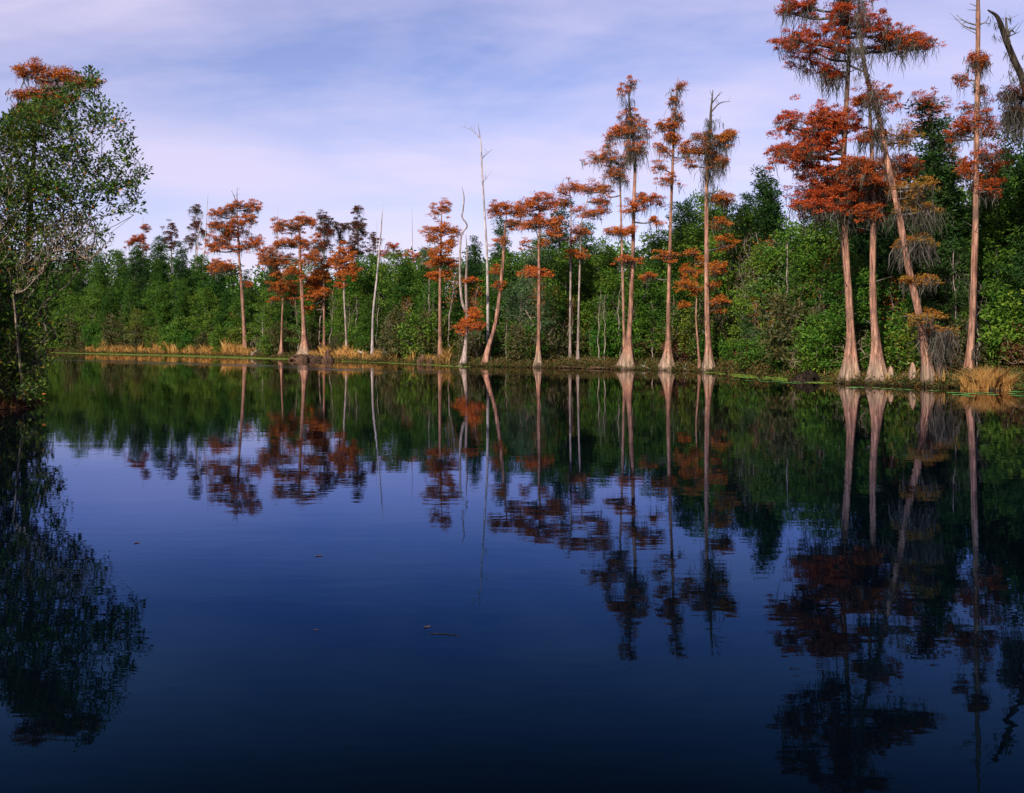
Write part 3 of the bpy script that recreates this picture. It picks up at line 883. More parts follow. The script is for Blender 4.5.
def proto_bare(name, Ht, W, leaf, nC, per, bark='pinkgrey', lo=.35):
    """thin pale trunk with a fine leafless or nearly leafless head"""
    root = empty(name, (0, 0, 0))
    wd, cr = MB(), MB()
    k = 12
    line = np.stack([np.cumsum(RNG.normal(size=k) * .10), np.cumsum(RNG.normal(size=k) * .10), np.linspace(0, Ht, k)], 1)
    p = ball(nC)
    C = np.stack([p[:, 0] * W, p[:, 1] * W, Ht * (lo + (1 - lo) * (p[:, 2] * .5 + .5) * 1.08)], 1)
    C[:, 0] += np.interp(C[:, 2], line[:, 2], line[:, 0])
    C[:, 1] += np.interp(C[:, 2], line[:, 2], line[:, 1])
    N, par, r = grow((0, 0, -.1), np.concatenate([line[1:], C]), .0042, 2.3, .55)
    skeleton(wd, N, par, np.minimum(r, .10), 5)
    tube(wd, spline(line, 3), np.linspace(.062, .016, 3 * (k - 1) + 1), 7)
    if per:
        K, n = len(C), per
        leaves(cr, np.repeat(C, n, 0) + RNG.normal(size=(K * n, 3)) * .22, RNG.normal(size=(K * n, 3)), .14, .05, .1)
        cr.build('crown', M[leaf], root)
    wd.build('trunk', M[bark], root)
    root['_h'] = Ht
    return root


cone = lambda w: (lambda t: w * (1 - t) ** .75 + .22)
dome = lambda w: (lambda t: w * (math.sin(math.pi * min(1, .22 + .78 * t)) ** .7) + .25)
PR = {
    'pine': [proto_tree('pine_tree', 12, cone(1.9), .16, 120, 'grey', 'pine', .15, .40, .24, 40, .22, .30, .3) for _ in range(3)],
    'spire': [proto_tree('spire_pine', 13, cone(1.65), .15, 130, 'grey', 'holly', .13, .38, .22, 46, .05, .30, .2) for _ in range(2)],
    'bay': [proto_tree('bay_tree', 9, dome(2.1), .12, 84, 'grey', 'bay', .13, .50, .20, 42, .35, .42, .5) for _ in range(3)],
    'holly': [proto_tree('shaded_tree', 9, dome(2.0), .12, 84, 'grey', 'holly', .13, .48, .18, 42, .35, .42, .5) for _ in range(2)],
    'pale': [proto_tree('bay_tree', 8, dome(2.2), .25, 64, 'pinkgrey', 'pale', .12, .48, .19, 32, .35, .42, .6)],
    'limetree': [proto_tree('maple_tree', 6, dome(1.6), .12, 60, 'pinkgrey', 'lime', .08, .38, .17, 28, .4, .5, .4)],
    'shrub': [proto_bush('shrub', 2.6, 1.3, 'bay', 130, 44, .17) for _ in range(2)] + [proto_bush('shrub', 2.6, 1.3, 'lime', 110, 36, .15)],
    'olive': [proto_bush('shrub', 2.4, 1.3, 'olive', 120, 42, .16)],
    'russet': [proto_bush('shrub', 1.8, 1.3, 'russet', 130, 26, .12, bark='twig')],
    'twiggy': [proto_bush('bare_shrub', 2.2, 1.4, 'olive', 240, 3, .12, bark='twig', rt=.011)],
    'bare': [proto_bare('bare_tree', 8, 1.4, 'russet', 240, 3), proto_bare('bare_tree', 7, .7, 'orange', 60, 6, lo=.5), proto_bare('bare_tree', 8, .7, 'bay', 60, 0, lo=.45), proto_bare('bare_tree', 7, .6, 'bay', 50, 3, lo=.55)],
}
WORD = {'holly': 'dark green holly tree', 'spire': 'narrow pointed conifer', 'pine': 'dark conical evergreen', 'bay': 'rounded green bay tree', 'pale': 'pale green bay tree', 'limetree': 'yellow green young tree', 'shrub': 'leafy green shrub', 'olive': 'olive brown shrub',
        'russet': 'rusty brown low shrub', 'twiggy': 'grey leafless twiggy shrub', 'bare': 'thin bare pale tree'}
CAT = {'holly': 'tree', 'spire': 'conifer', 'pine': 'pine', 'bay': 'tree', 'pale': 'tree', 'limetree': 'tree', 'shrub': 'shrub', 'olive': 'shrub', 'russet': 'shrub', 'twiggy': 'shrub', 'bare': 'tree'}
LM = [(-120, 'the hidden left bank'), (60, 'the foreground bay tree'), (170, 'the lone dark cypress top'), (205, 'the tall white pole'), (242, 'the tall stepped orange cypress'), (263, 'the short white snag'),
      (303, 'the swollen rooted cypress'), (346, 'the white log cypress'), (375, 'the leaning white pole'), (413, 'the thin faint pole'), (440, 'the compact orange cypress'), (465, 'the crooked half dead cypress'),
      (490, 'the tall bleached snag'), (538, 'the lacy orange cypress'), (574, 'the two thin pale trunks'), (628, 'the leftmost bell footed cypress'), (668, 'the middle bell footed cypress'), (708, 'the rightmost bell footed cypress'),
      (748, 'the bare reddish tree'), (810, 'the black stump'), (851, 'the twisted tall cypress'), (876, 'the straight flared cypress'), (912, 'the pointed knee'), (932, 'the leaning mossy cypress'), (971, 'the slender stub topped cypress'), (1015, 'the moss hung dead top')]
ORD = ['first', 'second', 'third', 'fourth', 'fifth', 'sixth', 'seventh', 'eighth', 'ninth', 'tenth', 'eleventh', 'twelfth']
PLACED = []          # (px, D, height, kind, row)
SKY = np.array([(-400, 262), (-60, 258), (60, 262), (100, 257), (150, 252), (200, 258), (240, 272), (300, 268), (350, 270), (380, 268), (410, 258), (450, 262), (480, 250), (540, 250), (600, 245), (640, 245), (690, 222),
                (740, 214), (765, 200), (790, 222), (820, 226), (860, 226), (900, 200), (935, 165), (960, 195), (1000, 165), (1040, 150), (1150, 150), (1300, 150)], float)


def top_h(px, D, y):
    return H + (HY - y) * D / F - ground_z(px, D)


def put(px, off, y, kind, row):
    D = bankD(px) + off
    PLACED.append([px, D, max(.5, top_h(px, D, y)), kind, row])


# named ones that shape the skyline
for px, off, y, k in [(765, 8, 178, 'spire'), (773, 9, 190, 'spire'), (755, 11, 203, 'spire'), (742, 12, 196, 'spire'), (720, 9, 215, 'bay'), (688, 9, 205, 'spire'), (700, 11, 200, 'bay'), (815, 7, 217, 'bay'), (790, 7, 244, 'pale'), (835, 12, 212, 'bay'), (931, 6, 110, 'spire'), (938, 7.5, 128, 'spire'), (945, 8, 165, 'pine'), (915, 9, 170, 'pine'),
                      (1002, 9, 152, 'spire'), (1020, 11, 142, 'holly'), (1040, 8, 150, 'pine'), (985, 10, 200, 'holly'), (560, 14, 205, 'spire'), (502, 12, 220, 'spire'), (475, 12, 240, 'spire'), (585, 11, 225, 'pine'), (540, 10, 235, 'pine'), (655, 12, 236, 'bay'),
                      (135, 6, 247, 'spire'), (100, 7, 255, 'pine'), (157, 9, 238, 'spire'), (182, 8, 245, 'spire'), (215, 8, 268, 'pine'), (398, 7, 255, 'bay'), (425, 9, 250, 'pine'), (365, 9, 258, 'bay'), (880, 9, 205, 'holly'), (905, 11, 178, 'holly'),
                      (640, 9, 262, 'bay'), (610, 10, 250, 'pine')]:
    put(px, off, y, k, 'rear')
for px, off, y, k in [(748, 2.6, 232, 'bare'), (759, 2.2, 300, 'bare'), (768, 2.6, 292, 'bare'), (776, 3.0, 298, 'bare'), (600, 3.4, 290, 'bare'), (590, 2.0, 330, 'bare'), (955, 5.0, 250, 'bare'), (728, 6, 235, 'bare'), (652, 5, 300, 'bare'), (822, 5, 262, 'bare'),
                      (530, 5, 300, 'bare'), (553, 6, 290, 'bare'), (322, 6, 290, 'bare'), (348, 4, 300, 'bare'), (905, 6, 300, 'bare')]:
    put(px, off, y, k, 'front')
for px, off, y, k in [(778, 4, 292, 'pale'), (140, 1.8, 310, 'limetree'), (805, 3, 310, 'limetree'), (118, 2.5, 318, 'olive'), (95, 3, 322, 'shrub'), (75, 3, 318, 'olive'), (655, 1.8, 330, 'russet'), (685, 1.8, 334, 'russet'), (760, 1.6, 345, 'russet'), (730, 1.6, 340, 'shrub'),
                      (640, 2.5, 318, 'shrub'), (790, 1.5, 335, 'shrub'), (812, 1.0, 342, 'twiggy'), (500, 1.0, 318, 'twiggy'), (478, 1.2, 322, 'twiggy'), (510, 1.4, 322, 'shrub'), (425, 1.4, 312, 'shrub'), (400, 1.6, 312, 'olive'), (375, 2, 318, 'shrub'), (445, 1.0, 322, 'bayshrub'),
                      (272, 1.6, 332, 'shrub'), (262, 2, 335, 'twiggy'), (898, .9, 352, 'twiggy'), (862, 2.0, 345, 'shrub'), (905, 3, 315, 'shrub'), (1000, 3, 300, 'shrub'), (1020, 1.8, 320, 'shrub'), (950, 2, 345, 'russet'), (560, 1.5, 330, 'olive'), (525, 1.5, 328, 'olive'),
                      (585, 1.6, 335, 'olive'), (606, 1.8, 328, 'shrub'), (330, 2.2, 338, 'russet'), (340, 3, 335, 'olive'), (720, 2.4, 322, 'shrub')]:
    put(px, off, y, 'shrub' if k == 'bayshrub' else k, 'bank')
# fill rows
for row, off0, frac, sp in (('middle', 4.6, .62, 2.3), ('rear', 8.5, .90, 2.3), ('back', 14.5, .98, 2.5)):
    px = -230.0
    while px < 1250:
        D = bankD(px) + off0 + RNG.normal() * .9
        y0 = np.interp(px, SKY[:, 0], SKY[:, 1])
        y = HY - (HY - y0) * frac * (1 + RNG.normal() * (.10 if row == 'middle' else .15))
        pf = np.interp(px, [0, 300, 520, 700, 1000], [.8, .6, .42, .35, .5]) * (1.2 if row != 'middle' else .6)
        pf = pf if px < 860 else .85
        kind = ('pine' if RNG.random() < .42 or row == 'middle' else 'spire') if RNG.random() < pf else ('bay' if RNG.random() < .9 else 'pale')
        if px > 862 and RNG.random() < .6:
            kind = 'holly'  # shade over the right of the wood is put into the leaf colour
        if px > -60 or row != 'back':
            PLACED.append([px, D, max(2.5, top_h(px, D, y)), kind, row])
        px += sp * (.7 + .6 * RNG.random()) * F / D
px = -200.0
while px < 1200:
    D = bankD(px) + np.interp(px, [300, 480, 540], [1.9, 1.8, 1.5]) + RNG.random() * 1.3
    hgt = 1.5 + 1.9 * RNG.random()
    k = RNG.choice(['shrub', 'shrub', 'shrub', 'olive', 'twiggy' if px > 380 else 'shrub', 'russet' if px > 520 else 'olive'])
    if px > 885 and k == 'shrub':
        k = RNG.choice(['olive', 'shrub', 'shrub'])
    PLACED.append([px, D, hgt * (1.0 if k != 'russet' else .7), str(k), 'bank'])
    px += 1.75 * (.7 + .6 * RNG.random()) * F / D

for px in np.concatenate([np.arange(262, 850, 24.0), [893, 958]]):
    px = px + RNG.normal() * 7
    D = bankD(px) + RNG.uniform(2.4, 4.2)
    PLACED.append([px, D, RNG.uniform(3.5, 7.0), 'bare', 'front'])
ROWTXT = {'bank': 'at the waterline', 'front': 'fronting the wood', 'middle': 'amid the wood', 'rear': 'topping the wood', 'back': 'deep behind the wood'}
GRP = {'bank': 'shrubs along the far bank', 'front': 'thin bare trees along the wood', 'middle': 'trees in the middle of the far wood', 'rear': 'trees topping the far wood', 'back': 'trees deep in the far wood'}
RAD = {'shrub': 1.3, 'olive': 1.3, 'russet': 1.3, 'twiggy': 1.2, 'bare': .5, 'spire': 1.0, 'holly': 1.7, 'pine': 1.5, 'bay': 1.7, 'pale': 1.6, 'limetree': 1.2}
for q in PLACED:
    rad = RAD[q[3]] * (.6 + .4 * min(1.2, q[2] / 2.5)) if q[4] == 'bank' else RAD[q[3]]
    for hx, hy, hr in HEROES:
        if hy - bankD(q[0]) > 6:
            continue
        x = (q[0] - 512) * q[1] / F
        if abs(x - hx) < rad + hr + .25 and q[1] - rad < hy + .2 and q[1] > hy - 4:
            D2 = hy + .2 + rad
            q[2] = max(.6, H - (H - q[2] - .2) * D2 / q[1] - .2) if q[4] != 'bank' else q[2]
            q[1] = D2
count, used = {}, set()
lmx = np.array([l[0] for l in LM])
for px, D, h, kind, row in sorted(PLACED):
    i = int(np.argmin(np.abs(lmx - px)))
    # nearest landmark and side of it
    side = 'directly behind' if abs(px - LM[i][0]) < 6 and row != 'bank' else ('right of' if px >= LM[i][0] else 'left of')
    key = (kind, row, side, i)
    n = count.get(key, 0)
    count[key] = n + 1
for key in list(count):
    count[key] = [count[key], 0]
for px, D, h, kind, row in sorted(PLACED):
    i = int(np.argmin(np.abs(lmx - px)))
    side = 'directly behind' if abs(px - LM[i][0]) < 6 and row != 'bank' else ('right of' if px >= LM[i][0] else 'left of')
    key = (kind, row, side, i)
    tot, k = count[key]
    count[key][1] += 1
    o_ = '' if tot == 1 else ORD[(k if side == 'right of' else tot - 1 - k)] + ' '
    lab = f"{o_}{WORD[kind]} {ROWTXT[row]}, {side} {LM[i][1]}"
    if len(lab.split()) > 16:
        lab = lab.replace('deep behind the wood', 'deep behind').replace('rounded green', 'green').replace(' of the ', ' of ').replace(' the ', ' ')
    if len(lab.split()) > 16:
        print('LONG', lab)
    pr = PR[kind]
    v = int(RNG.integers(len(pr)))
    if kind == 'bare':
        v = 1 if row == 'front' and 752 < px < 780 else (0 if 740 < px < 752 else int(RNG.choice([2, 2, 3, 1])))
    src = pr[v]
    sc = h / src['_h']
    wx = sc if kind not in ('pine', 'bay', 'pale') else .5 * sc + .5
    if kind in ('shrub', 'olive', 'russet', 'twiggy'):
        wx = .55 * sc + .45
    wx *= .88 + .3 * RNG.random()
    loc = ((px - 512) * D / F, D, ground_z(px, D))
    rz = RNG.random() * 6.28
    if src.name not in used:
        used.add(src.name)
        src.location, src.rotation_euler, src.scale = loc, (0, 0, rz), (wx, wx, sc)
        tag(src, lab, CAT[kind], GRP[row])
    else:
        dup(src, loc, rz, (wx, wx, sc), lab, GRP[row], CAT[kind])
for L_ in PR.values():
    for s_ in L_:
        if s_.name not in used:
            for c_ in list(s_.children):
                bpy.data.objects.remove(c_)
            bpy.data.objects.remove(s_)
for o in bpy.data.objects:
    if '_h' in o: del o['_h']

# the rest of the wood far behind, where no tree can be told from the next
mb = MB()
n = 6200
px = np.concatenate([RNG.uniform(-260, 1250, n - 1700), RNG.uniform(-80, 420, 1700)])
D = np.array([bankD(q) for q in px]) + RNG.uniform(19, 32, n)
y0 = np.interp(px, SKY[:, 0], SKY[:, 1]) + 6 + 9 * np.sin(px * .21) + 5 * np.sin(px * .53)
ht = np.maximum(1.5, H + (HY - y0) * D / F - .6)
C = np.stack([(px - 512) * D / F, D, .4 + ht * RNG.random(n) ** .8], 1)
k = 26
leaves(mb, np.repeat(C, k, 0) + ball(n * k) * [1.0, 1.0, .7], RNG.normal(size=(n * k, 3)) + [0, 0, .3], .42 * (.6 + .8 * RNG.random(n * k)), .2, .1)
tag(mb.build('distant_woodland', M['pine']), kind='stuff')

# small red cypress sapling among the reeds
root = empty('cypress_sapling', P(231, 354, 101), 'small narrow rusty cypress sapling at the edge of the golden reeds', 'cypress')
root.location.z = .3
a, c_ = MB(), MB()
tube(a, np.array([(0, 0, -.3), (0, .02, 1.5), (.05, 0, 3.9)]), np.array([.05, .035, .01]), 6)
z = RNG.random(90) ** .8 * 3.6 + .5
C = np.stack([RNG.normal(size=90) * .36 * (1.1 - z / 4.4), RNG.normal(size=90) * .36 * (1.1 - z / 4.4), z], 1)
leaves(c_, np.repeat(C, 24, 0) + RNG.normal(size=(90 * 24, 3)) * .16, RNG.normal(size=(90 * 24, 3)), .22, .07)
a.build('trunk', M['cypthin'], root)
c_.build('crown', M['orange'], root)

# ------------------------------------------------------------------ foreground tree group on the left
DN = 28.0
OUT = np.array([(-70, 150), (-40, 120), (0, 126), (20, 108), (40, 98), (58, 88), (80, 80), (86, 70), (98, 68), (97, 92), (108, 106), (131, 104), (126, 128), (138, 150), (158, 180), (146, 196), (150, 214), (128, 216), (112, 205), (118, 240), (96, 262),
                (70, 275), (56, 300), (66, 322), (52, 345), (44, 372), (40, 398), (-70, 398)], float)


def inside(p, poly):
    x, y = p[:, 0], p[:, 1]
    c = np.zeros(len(p), bool)
    j = len(poly) - 1
    for i in range(len(poly)):
        xi, yi = poly[i]
        xj, yj = poly[j]
        c ^= ((yi > y) != (yj > y)) & (x < (xj - xi) * (y - yi) / (yj - yi + 1e-9) + xi)
        j = i
    return c


def sample(poly, n, wfun=None):
    out = []
    lo, hi = poly.min(0), poly.max(0)
    while len(out) < n:
        p = lo + (hi - lo) * RNG.random((n, 2))
        p = p[inside(p, poly)]
        if wfun is not None:
            p = p[RNG.random(len(p)) < wfun(p)]
        out.extend(p)
    return np.array(out[:n])


def volume(px, depth):
    """outline points pushed to their own depth, thinner towards the outline's tips"""
    d = DN + RNG.uniform(-1, 1, len(px)) * depth
    return np.stack([(px[:, 0] - 512) * d / F, d, H + (HY - px[:, 1]) * d / F], 1)


wf = lambda p: np.clip(np.interp(p[:, 1], [60, 150, 220, 270, 400], [.9, .85, .75, .35, .30]) * np.interp(p[:, 0], [-70, 40, 70, 100, 150], [1, 1, .75, .42, .34]), 0, 1)
foot = np.array([(18 - 512) * DN / F, DN, .35])
root = empty('bay_tree', foot, 'big dark bay tree on near bank with green and orange leaf rosettes reaching over water', 'tree')
pp = sample(OUT, 1080, wf)
C = volume(pp, 2.2)
wd, cr = MB(), MB()
N, par, r = grow(foot - [0, 0, .3], C, .0045, 2.3, .22)
skeleton(wd, N, par, np.minimum(r, .16), 6)
n = 30
K = len(C)
o = norm(RNG.normal(size=(K * n, 3))) * (RNG.random((K * n, 1)) ** .6) * np.repeat(.10 + .22 * RNG.random(K), n)[:, None]
leaves(cr, np.repeat(C, n, 0) + o, norm(o) + RNG.normal(size=(K * n, 3)) * .5 + [0, 0, .3], .13 * (.6 + .7 * RNG.random(K * n)), .055, .08)
lowp = sample(np.array([(-70, 240), (24, 250), (40, 300), (46, 325), (42, 350), (38, 396), (-70, 396)], float), 520)
C2 = volume(lowp, 1.6)
n2 = 13
o = norm(RNG.normal(size=(520 * n2, 3))) * (RNG.random((520 * n2, 1)) ** .6) * .26
leaves(cr, np.repeat(C2, n2, 0) + o, norm(o) + RNG.normal(size=(520 * n2, 3)) * .5 + [0, 0, .2], .14 * (.6 + .7 * RNG.random(520 * n2)), .055, .08)
N, par, r = grow(foot - [0, 0, .3], np.concatenate([C2, volume(sample(OUT, 700), 2.0)]), .0055, 2.35, .5)
skeleton(wd, N, par, np.minimum(r, .12), 5)
wd.build('trunk', M['nearbark'], root, foot)
cr.build('crown', M['near'], root, foot)
ms = MB()
moss_tufts(ms, volume(np.array([(38, 348), (37, 355), (39, 362), (36, 345), (39, 352)], float), .2), 9, .3, 1.1, .07)
ms.build('hanging_moss', M['moss'], root, foot)

cypress('cypress_tree', 'rust topped cypress standing behind the big dark bay tree on the near bank', 29.5,
        [[(22, 400), (24, 330), (28, 250), (34, 150), (40, 95), (42, 74)]], .11,
        [(28, 71, 16, 6), (54, 75, 20, 7), (82, 82, 18, 7), (34, 94, 15, 6), (62, 98, 20, 8), (26, 110, 10, 6), (44, 116, 18, 7)], 'orange', .4, .4, .4, bark='grey', dens=1.5, leafL=.14)

sh = empty('bare_shrub', (foot[0] + .5, 27.3, .3), 'pale leafless shrub arching out of the big dark bay tree over the water', 'shrub')
b = MB()
tw = sample(np.array([(40, 300), (45, 250), (70, 225), (100, 215), (128, 235), (142, 246), (112, 268), (104, 258), (85, 255), (60, 290)], float), 620)
Cb = volume(tw, .9) - [0, 1.6, 0]
N, par, r = grow((foot[0] + .5, 27.3, .2), Cb, .0055, 2.5, .65)
skeleton(b, N, par, np.minimum(r, .03), 5)
b.build('stems', M['twig'], sh, sh.location)
sh = empty('bare_shrub', (foot[0] - 1.2, 26.6, .3), 'grey tangle of bare upright twigs in front of the big dark bay tree', 'shrub')
b = MB()
tw = sample(np.array([(-60, 330), (-50, 160), (10, 130), (40, 150), (60, 200), (40, 260), (20, 330)], float), 620)
Cb = volume(tw, .9) - [0, 1.9, 0]
N, par, r = grow((foot[0] - 1.2, 26.6, .2), Cb, .005, 2.5, .65)
skeleton(b, N, par, np.minimum(r, .03), 5)
b.build('stems', M['twig'], sh, sh.location)

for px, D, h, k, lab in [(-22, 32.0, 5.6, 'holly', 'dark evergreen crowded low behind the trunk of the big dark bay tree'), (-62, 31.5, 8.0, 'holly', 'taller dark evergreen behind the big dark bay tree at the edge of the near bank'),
                         (2, 29.6, 2.3, 'shrub', 'dense dark shrub at the foot of the big dark bay tree'), (-40, 28.6, 3.2, 'shrub', 'second dense shrub further up the near bank beside the big dark bay tree')]:
    src = PR[k][0]
    hh = 9.0 if k == 'holly' else 2.6
    dup(src, ((px - 512) * D / F, D, .15), px, (.72, .72, h / hh), lab, 'bushes on the near bank', 'tree' if k == 'holly' else 'shrub')

# unseen trees added outside the frame to keep the sun off the foreground tree
for k, (x, y, s_) in enumerate([(-19.5, 19.5, 1.05), (-22.5, 16.0, 1.1), (-25, 20, 1.15), (-21, 23.5, .9)]):
    dup(PR['bay'][0], (x, y, .4), k * 1.3, (1.15 * s_, 1.15 * s_, 1.0 * s_), f"{ORD[k]} unseen tree added to shade the big dark bay tree", 'added shade trees out of view', 'tree')


# ------------------------------------------------------------------ grasses, ground cover, floating plants
def blades(mb, X, Y, Z, h, w_, lean=.25):
    n = len(X)
    a = RNG.random(n) * 6.28
    s = np.stack([np.cos(a), np.sin(a), np.zeros(n)], 1) * (w_ / 2)
    b0 = np.stack([X, Y, Z], 1)
    ln = RNG.normal(size=(n, 2)) * lean
    m = b0 + np.concatenate([ln * .35, np.ones((n, 1))], 1) * (h * .55)[:, None]
    t = b0 + np.concatenate([ln * 1.1, np.ones((n, 1)) * .95], 1) * h[:, None]
    v = np.stack([b0 - s, b0 + s, m + s * .8, t, m - s * .8], 1).reshape(-1, 3)
    mb.add(v, np.arange(5 * n).reshape(n, 5))


def grass_run(x0, x1, o0, o1, h0, h1, n, mat, name, patch=0.0, wd_=.05):
    px = x0 + (x1 - x0) * RNG.random(n)
    if patch:
        px = px[RNG.random(n) < np.clip(.5 + .5 * np.sin(px * .31) + .4 * np.sin(px * .113 + 2) + (1 - patch), .05, 1)]
    n = len(px)
    off = o0 + (o1 - o0) * RNG.random(n)
    D = np.array([bankD(q) for q in px]) + off
    Z = np.array([ground_z(q, d) for q, d in zip(px, D)]) - .04
    mb = MB()
    tuft = (1 + .25 * np.sin(px * .9) + .25 * np.sin(px * .37) + .2 * np.sin(px * 1.7 + off)) * np.clip(.82 + .3 * np.sin(px * .155 + .6) * np.sin(px * .047), .5, 1.2)
    blades(mb, (px - 512) * D / F, D, Z, (h0 + (h1 - h0) * RNG.random(n)) * tuft, wd_)
    return tag(mb.build(name, M[mat]), kind='stuff')


grass_run(86, 256, .3, 2.6, .55, 1.15, 8500, 'straw', 'marsh_grass', .15, .06)
grass_run(304, 386, .3, 2.2, .5, 1.0, 3200, 'straw', 'marsh_grass', .6, .05)
grass_run(384, 450, .2, 1.4, .5, 1.0, 1300, 'straw', 'marsh_grass', 1.0, .045)
grass_run(800, 960, .1, 1.6, .3, .8, 900, 'straw', 'marsh_grass', 1.0, .03)

grass_run(714, 818, -2.2, 1.6, .12, .50, 2600, 'cover', 'weeds', .8, .035)

# leafy ground cover along the whole bank
mb = MB()
n = 4200
px = RNG.uniform(-150, 1150, n)
off = RNG.random(n) ** 1.4 * 4.5 + .1
big = (px > 712) & (px < 815)
D = np.array([bankD(q) for q in px]) + off
C = np.stack([(px - 512) * D / F, D, np.array([ground_z(q, d) for q, d in zip(px, D)]) + RNG.random(n) * np.where(big, .35, .25)], 1)
k = 16
leaves(mb, np.repeat(C, k, 0) + RNG.normal(size=(n * k, 3)) * np.array([.18, .18, .08]), RNG.normal(size=(n * k, 3)) + [0, 0, .8], .16 * (.5 + RNG.random(n * k)), .05, .1)
n = 2600
px = RNG.uniform(-60, 1130, n)
off = RNG.uniform(-.25, .7, n)
D = np.array([bankD(q) for q in px]) + off
C = np.stack([(px - 512) * D / F, D, np.array([ground_z(q, d) for q, d in zip(px, D)]).clip(0) + .02 + RNG.random(n) * .10], 1)
k = 14
leaves(mb, np.repeat(C, k, 0) + RNG.normal(size=(n * k, 3)) * np.array([.14, .14, .04]), RNG.normal(size=(n * k, 3)) * [1, 1, .6] + [0, 0, .5], .14 * (.5 + RNG.random(n * k)), .035, .15)
tag(mb.build('ground_cover', M['cover']), kind='stuff')
# litter and sedge on the near bank mound
mb = MB()
px = RNG.uniform(-60, 46, 900)
X = (px - 512) * DN / F
Yv = DN + RNG.uniform(-2.6, 1.5, 900)
ed = np.interp(Yv, [20, 24, 27.5, 31], [-15.8, -14.6, -13.5, -15])
ok = X < ed + .1
X, Yv, ed = X[ok], Yv[ok], ed[ok]
Zv = np.clip((ed - X) * .3, -.02, .55)
C = np.stack([X, Yv, Zv + .03], 1)
k = 9
leaves(mb, np.repeat(C, k, 0) + RNG.normal(size=(len(C) * k, 3)) * np.array([.15, .15, .03]), RNG.normal(size=(len(C) * k, 3)) * [1, 1, .5] + [0, 0, .3], .16, .03, .15)
tag(mb.build('leaf_litter', M['russet']), kind='stuff')


def pad_mesh(mb, c, rr, notch):
    a = np.linspace(notch + .25, notch + 6.03, 12)
    ring = np.stack([c[0] + rr * np.cos(a), c[1] + rr * np.sin(a), np.full(12, c[2]) + .006 * np.sin(3 * a)], 1)
    mb.add(np.concatenate([[c], ring]), [(0, i, i + 1) for i in range(1, 12)])


# thin green fringe of floating plants along the left reeds: one mass
mb = MB()
for px in RNG.uniform(50, 300, 2600):
    D = bankD(px) - RNG.random() ** 1.3 * 7.5 * np.interp(px, [50, 120, 240, 300], [.5, 1, .9, .5])
    pad_mesh(mb, np.array([(px - 512) * D / F, D, .004 + .003 * RNG.random()]), .10 + .12 * RNG.random(), RNG.random() * 6)
for px in RNG.uniform(300, 470, 330):
    D = bankD(px) - RNG.random() ** 1.5 * 2.4
    pad_mesh(mb, np.array([(px - 512) * D / F, D, .004 + .003 * RNG.random()]), .10 + .10 * RNG.random(), RNG.random() * 6)
for px in RNG.uniform(705, 830, 1100):
    if math.sin(px * .42) + math.sin(px * .17 + 1) + RNG.normal() * .8 < .1:
        continue
    D = bankD(px) - RNG.random() ** 1.2 * 4.2 * np.interp(px, [705, 740, 800, 830], [.2, 1, .9, .2])
    pad_mesh(mb, np.array([(px - 512) * D / F, D, .004 + .003 * RNG.random()]), .06 + .08 * RNG.random(), RNG.random() * 6)
tag(mb.build('floating_plants', M['padlime']), kind='stuff')
PADS = {'green lily pad floating beneath the golden grass tuft on the right': [(955, 393), (961, 395), (966, 393.5), (972, 394), (977, 392.5), (982, 394.5), (988, 393), (993, 395), (968, 396.5), (1012, 394), (1018, 396), (1016, 392)],
        'green lily pad floating before the flared cypress feet and the knee': [(852, 388), (858, 387.5), (876, 388), (898, 389.5), (909, 390), (934, 391), (887, 389)],
        'green lily pad floating before the weedy bank left of the black stump': [(722, 379), (736, 380), (750, 381), (764, 381.5), (770, 382), (778, 382), (787, 383), (797, 383.5), (745, 378), (759, 379.5)]}
src = None
for lab, ps in PADS.items():
    for (x, y) in ps:
        D = F * H / (y - HY)
        loc = ((x - 512) * D / F, D, .012 + .002 * RNG.random())
        if src is None:
            mb = MB()
            pad_mesh(mb, np.zeros(3), .15, 0)
            src = o = mb.build('lily_pad', M['pad'])
        else:
            o = src.copy()
            col.objects.link(o)
        o.location = loc
        o.rotation_euler = (0, 0, RNG.random() * 6)
        q = 1.0 + .8 * RNG.random()
        o.scale = (q * 1.1, q, 1)
        tag(o, lab, 'lily pad', 'lily pads ' + ' '.join(lab.split()[3:8]))

# golden grass tuft on the right with a dark foot
loc = P(988, 391, 36.2)
loc[2] = .05
root = empty('grass_tuft', loc, 'golden dry grass tuft on a black hummock at the water edge on the right', 'grass tuft')
mb = MB()
n = 3600
a = RNG.random(n) * 6.28
q = np.sqrt(RNG.random(n)) * .95
blades(mb, q * np.cos(a), q * np.sin(a) * .8, np.full(n, -.05), (.25 + .85 * RNG.random(n)) * (1.05 - .5 * q) * (1 + .25 * np.sin(a * 5) * q), .016, .42)
mb.build('blades', M['straw'], root)
mb = MB()


def hummock(mb, c, rx, ry, h, seed=0, n=22, m=9, lump=.16):
    g = np.random.default_rng(seed)
    ph = g.random(6) * 6
    V = []
    for j in range(m):
        t = j / (m - 1)
        for i in range(n):
            an = 6.283 * i / n
            k = 1 + lump * math.sin(3 * an + ph[0] + 2 * t) + lump * .7 * math.sin(5 * an + ph[1] - 3 * t) + lump * .5 * g.normal()
            rr = math.cos(t * 1.5) ** 1.15 + .04
            V.append((c[0] + rx * rr * k * math.cos(an), c[1] + ry * rr * k * math.sin(an), c[2] + h * (math.sin(t * 1.57) + (lump * .6 * g.normal() if 0 < j else 0)) - .1))
    F_ = [(j * n + i, j * n + (i + 1) % n, (j + 1) * n + (i + 1) % n, (j + 1) * n + i) for j in range(m - 1) for i in range(n)]
    F_ += []
    mb.add(V, F_)
    mb.add([V[(m - 1) * n + i] for i in range(n)], [list(range(n))])


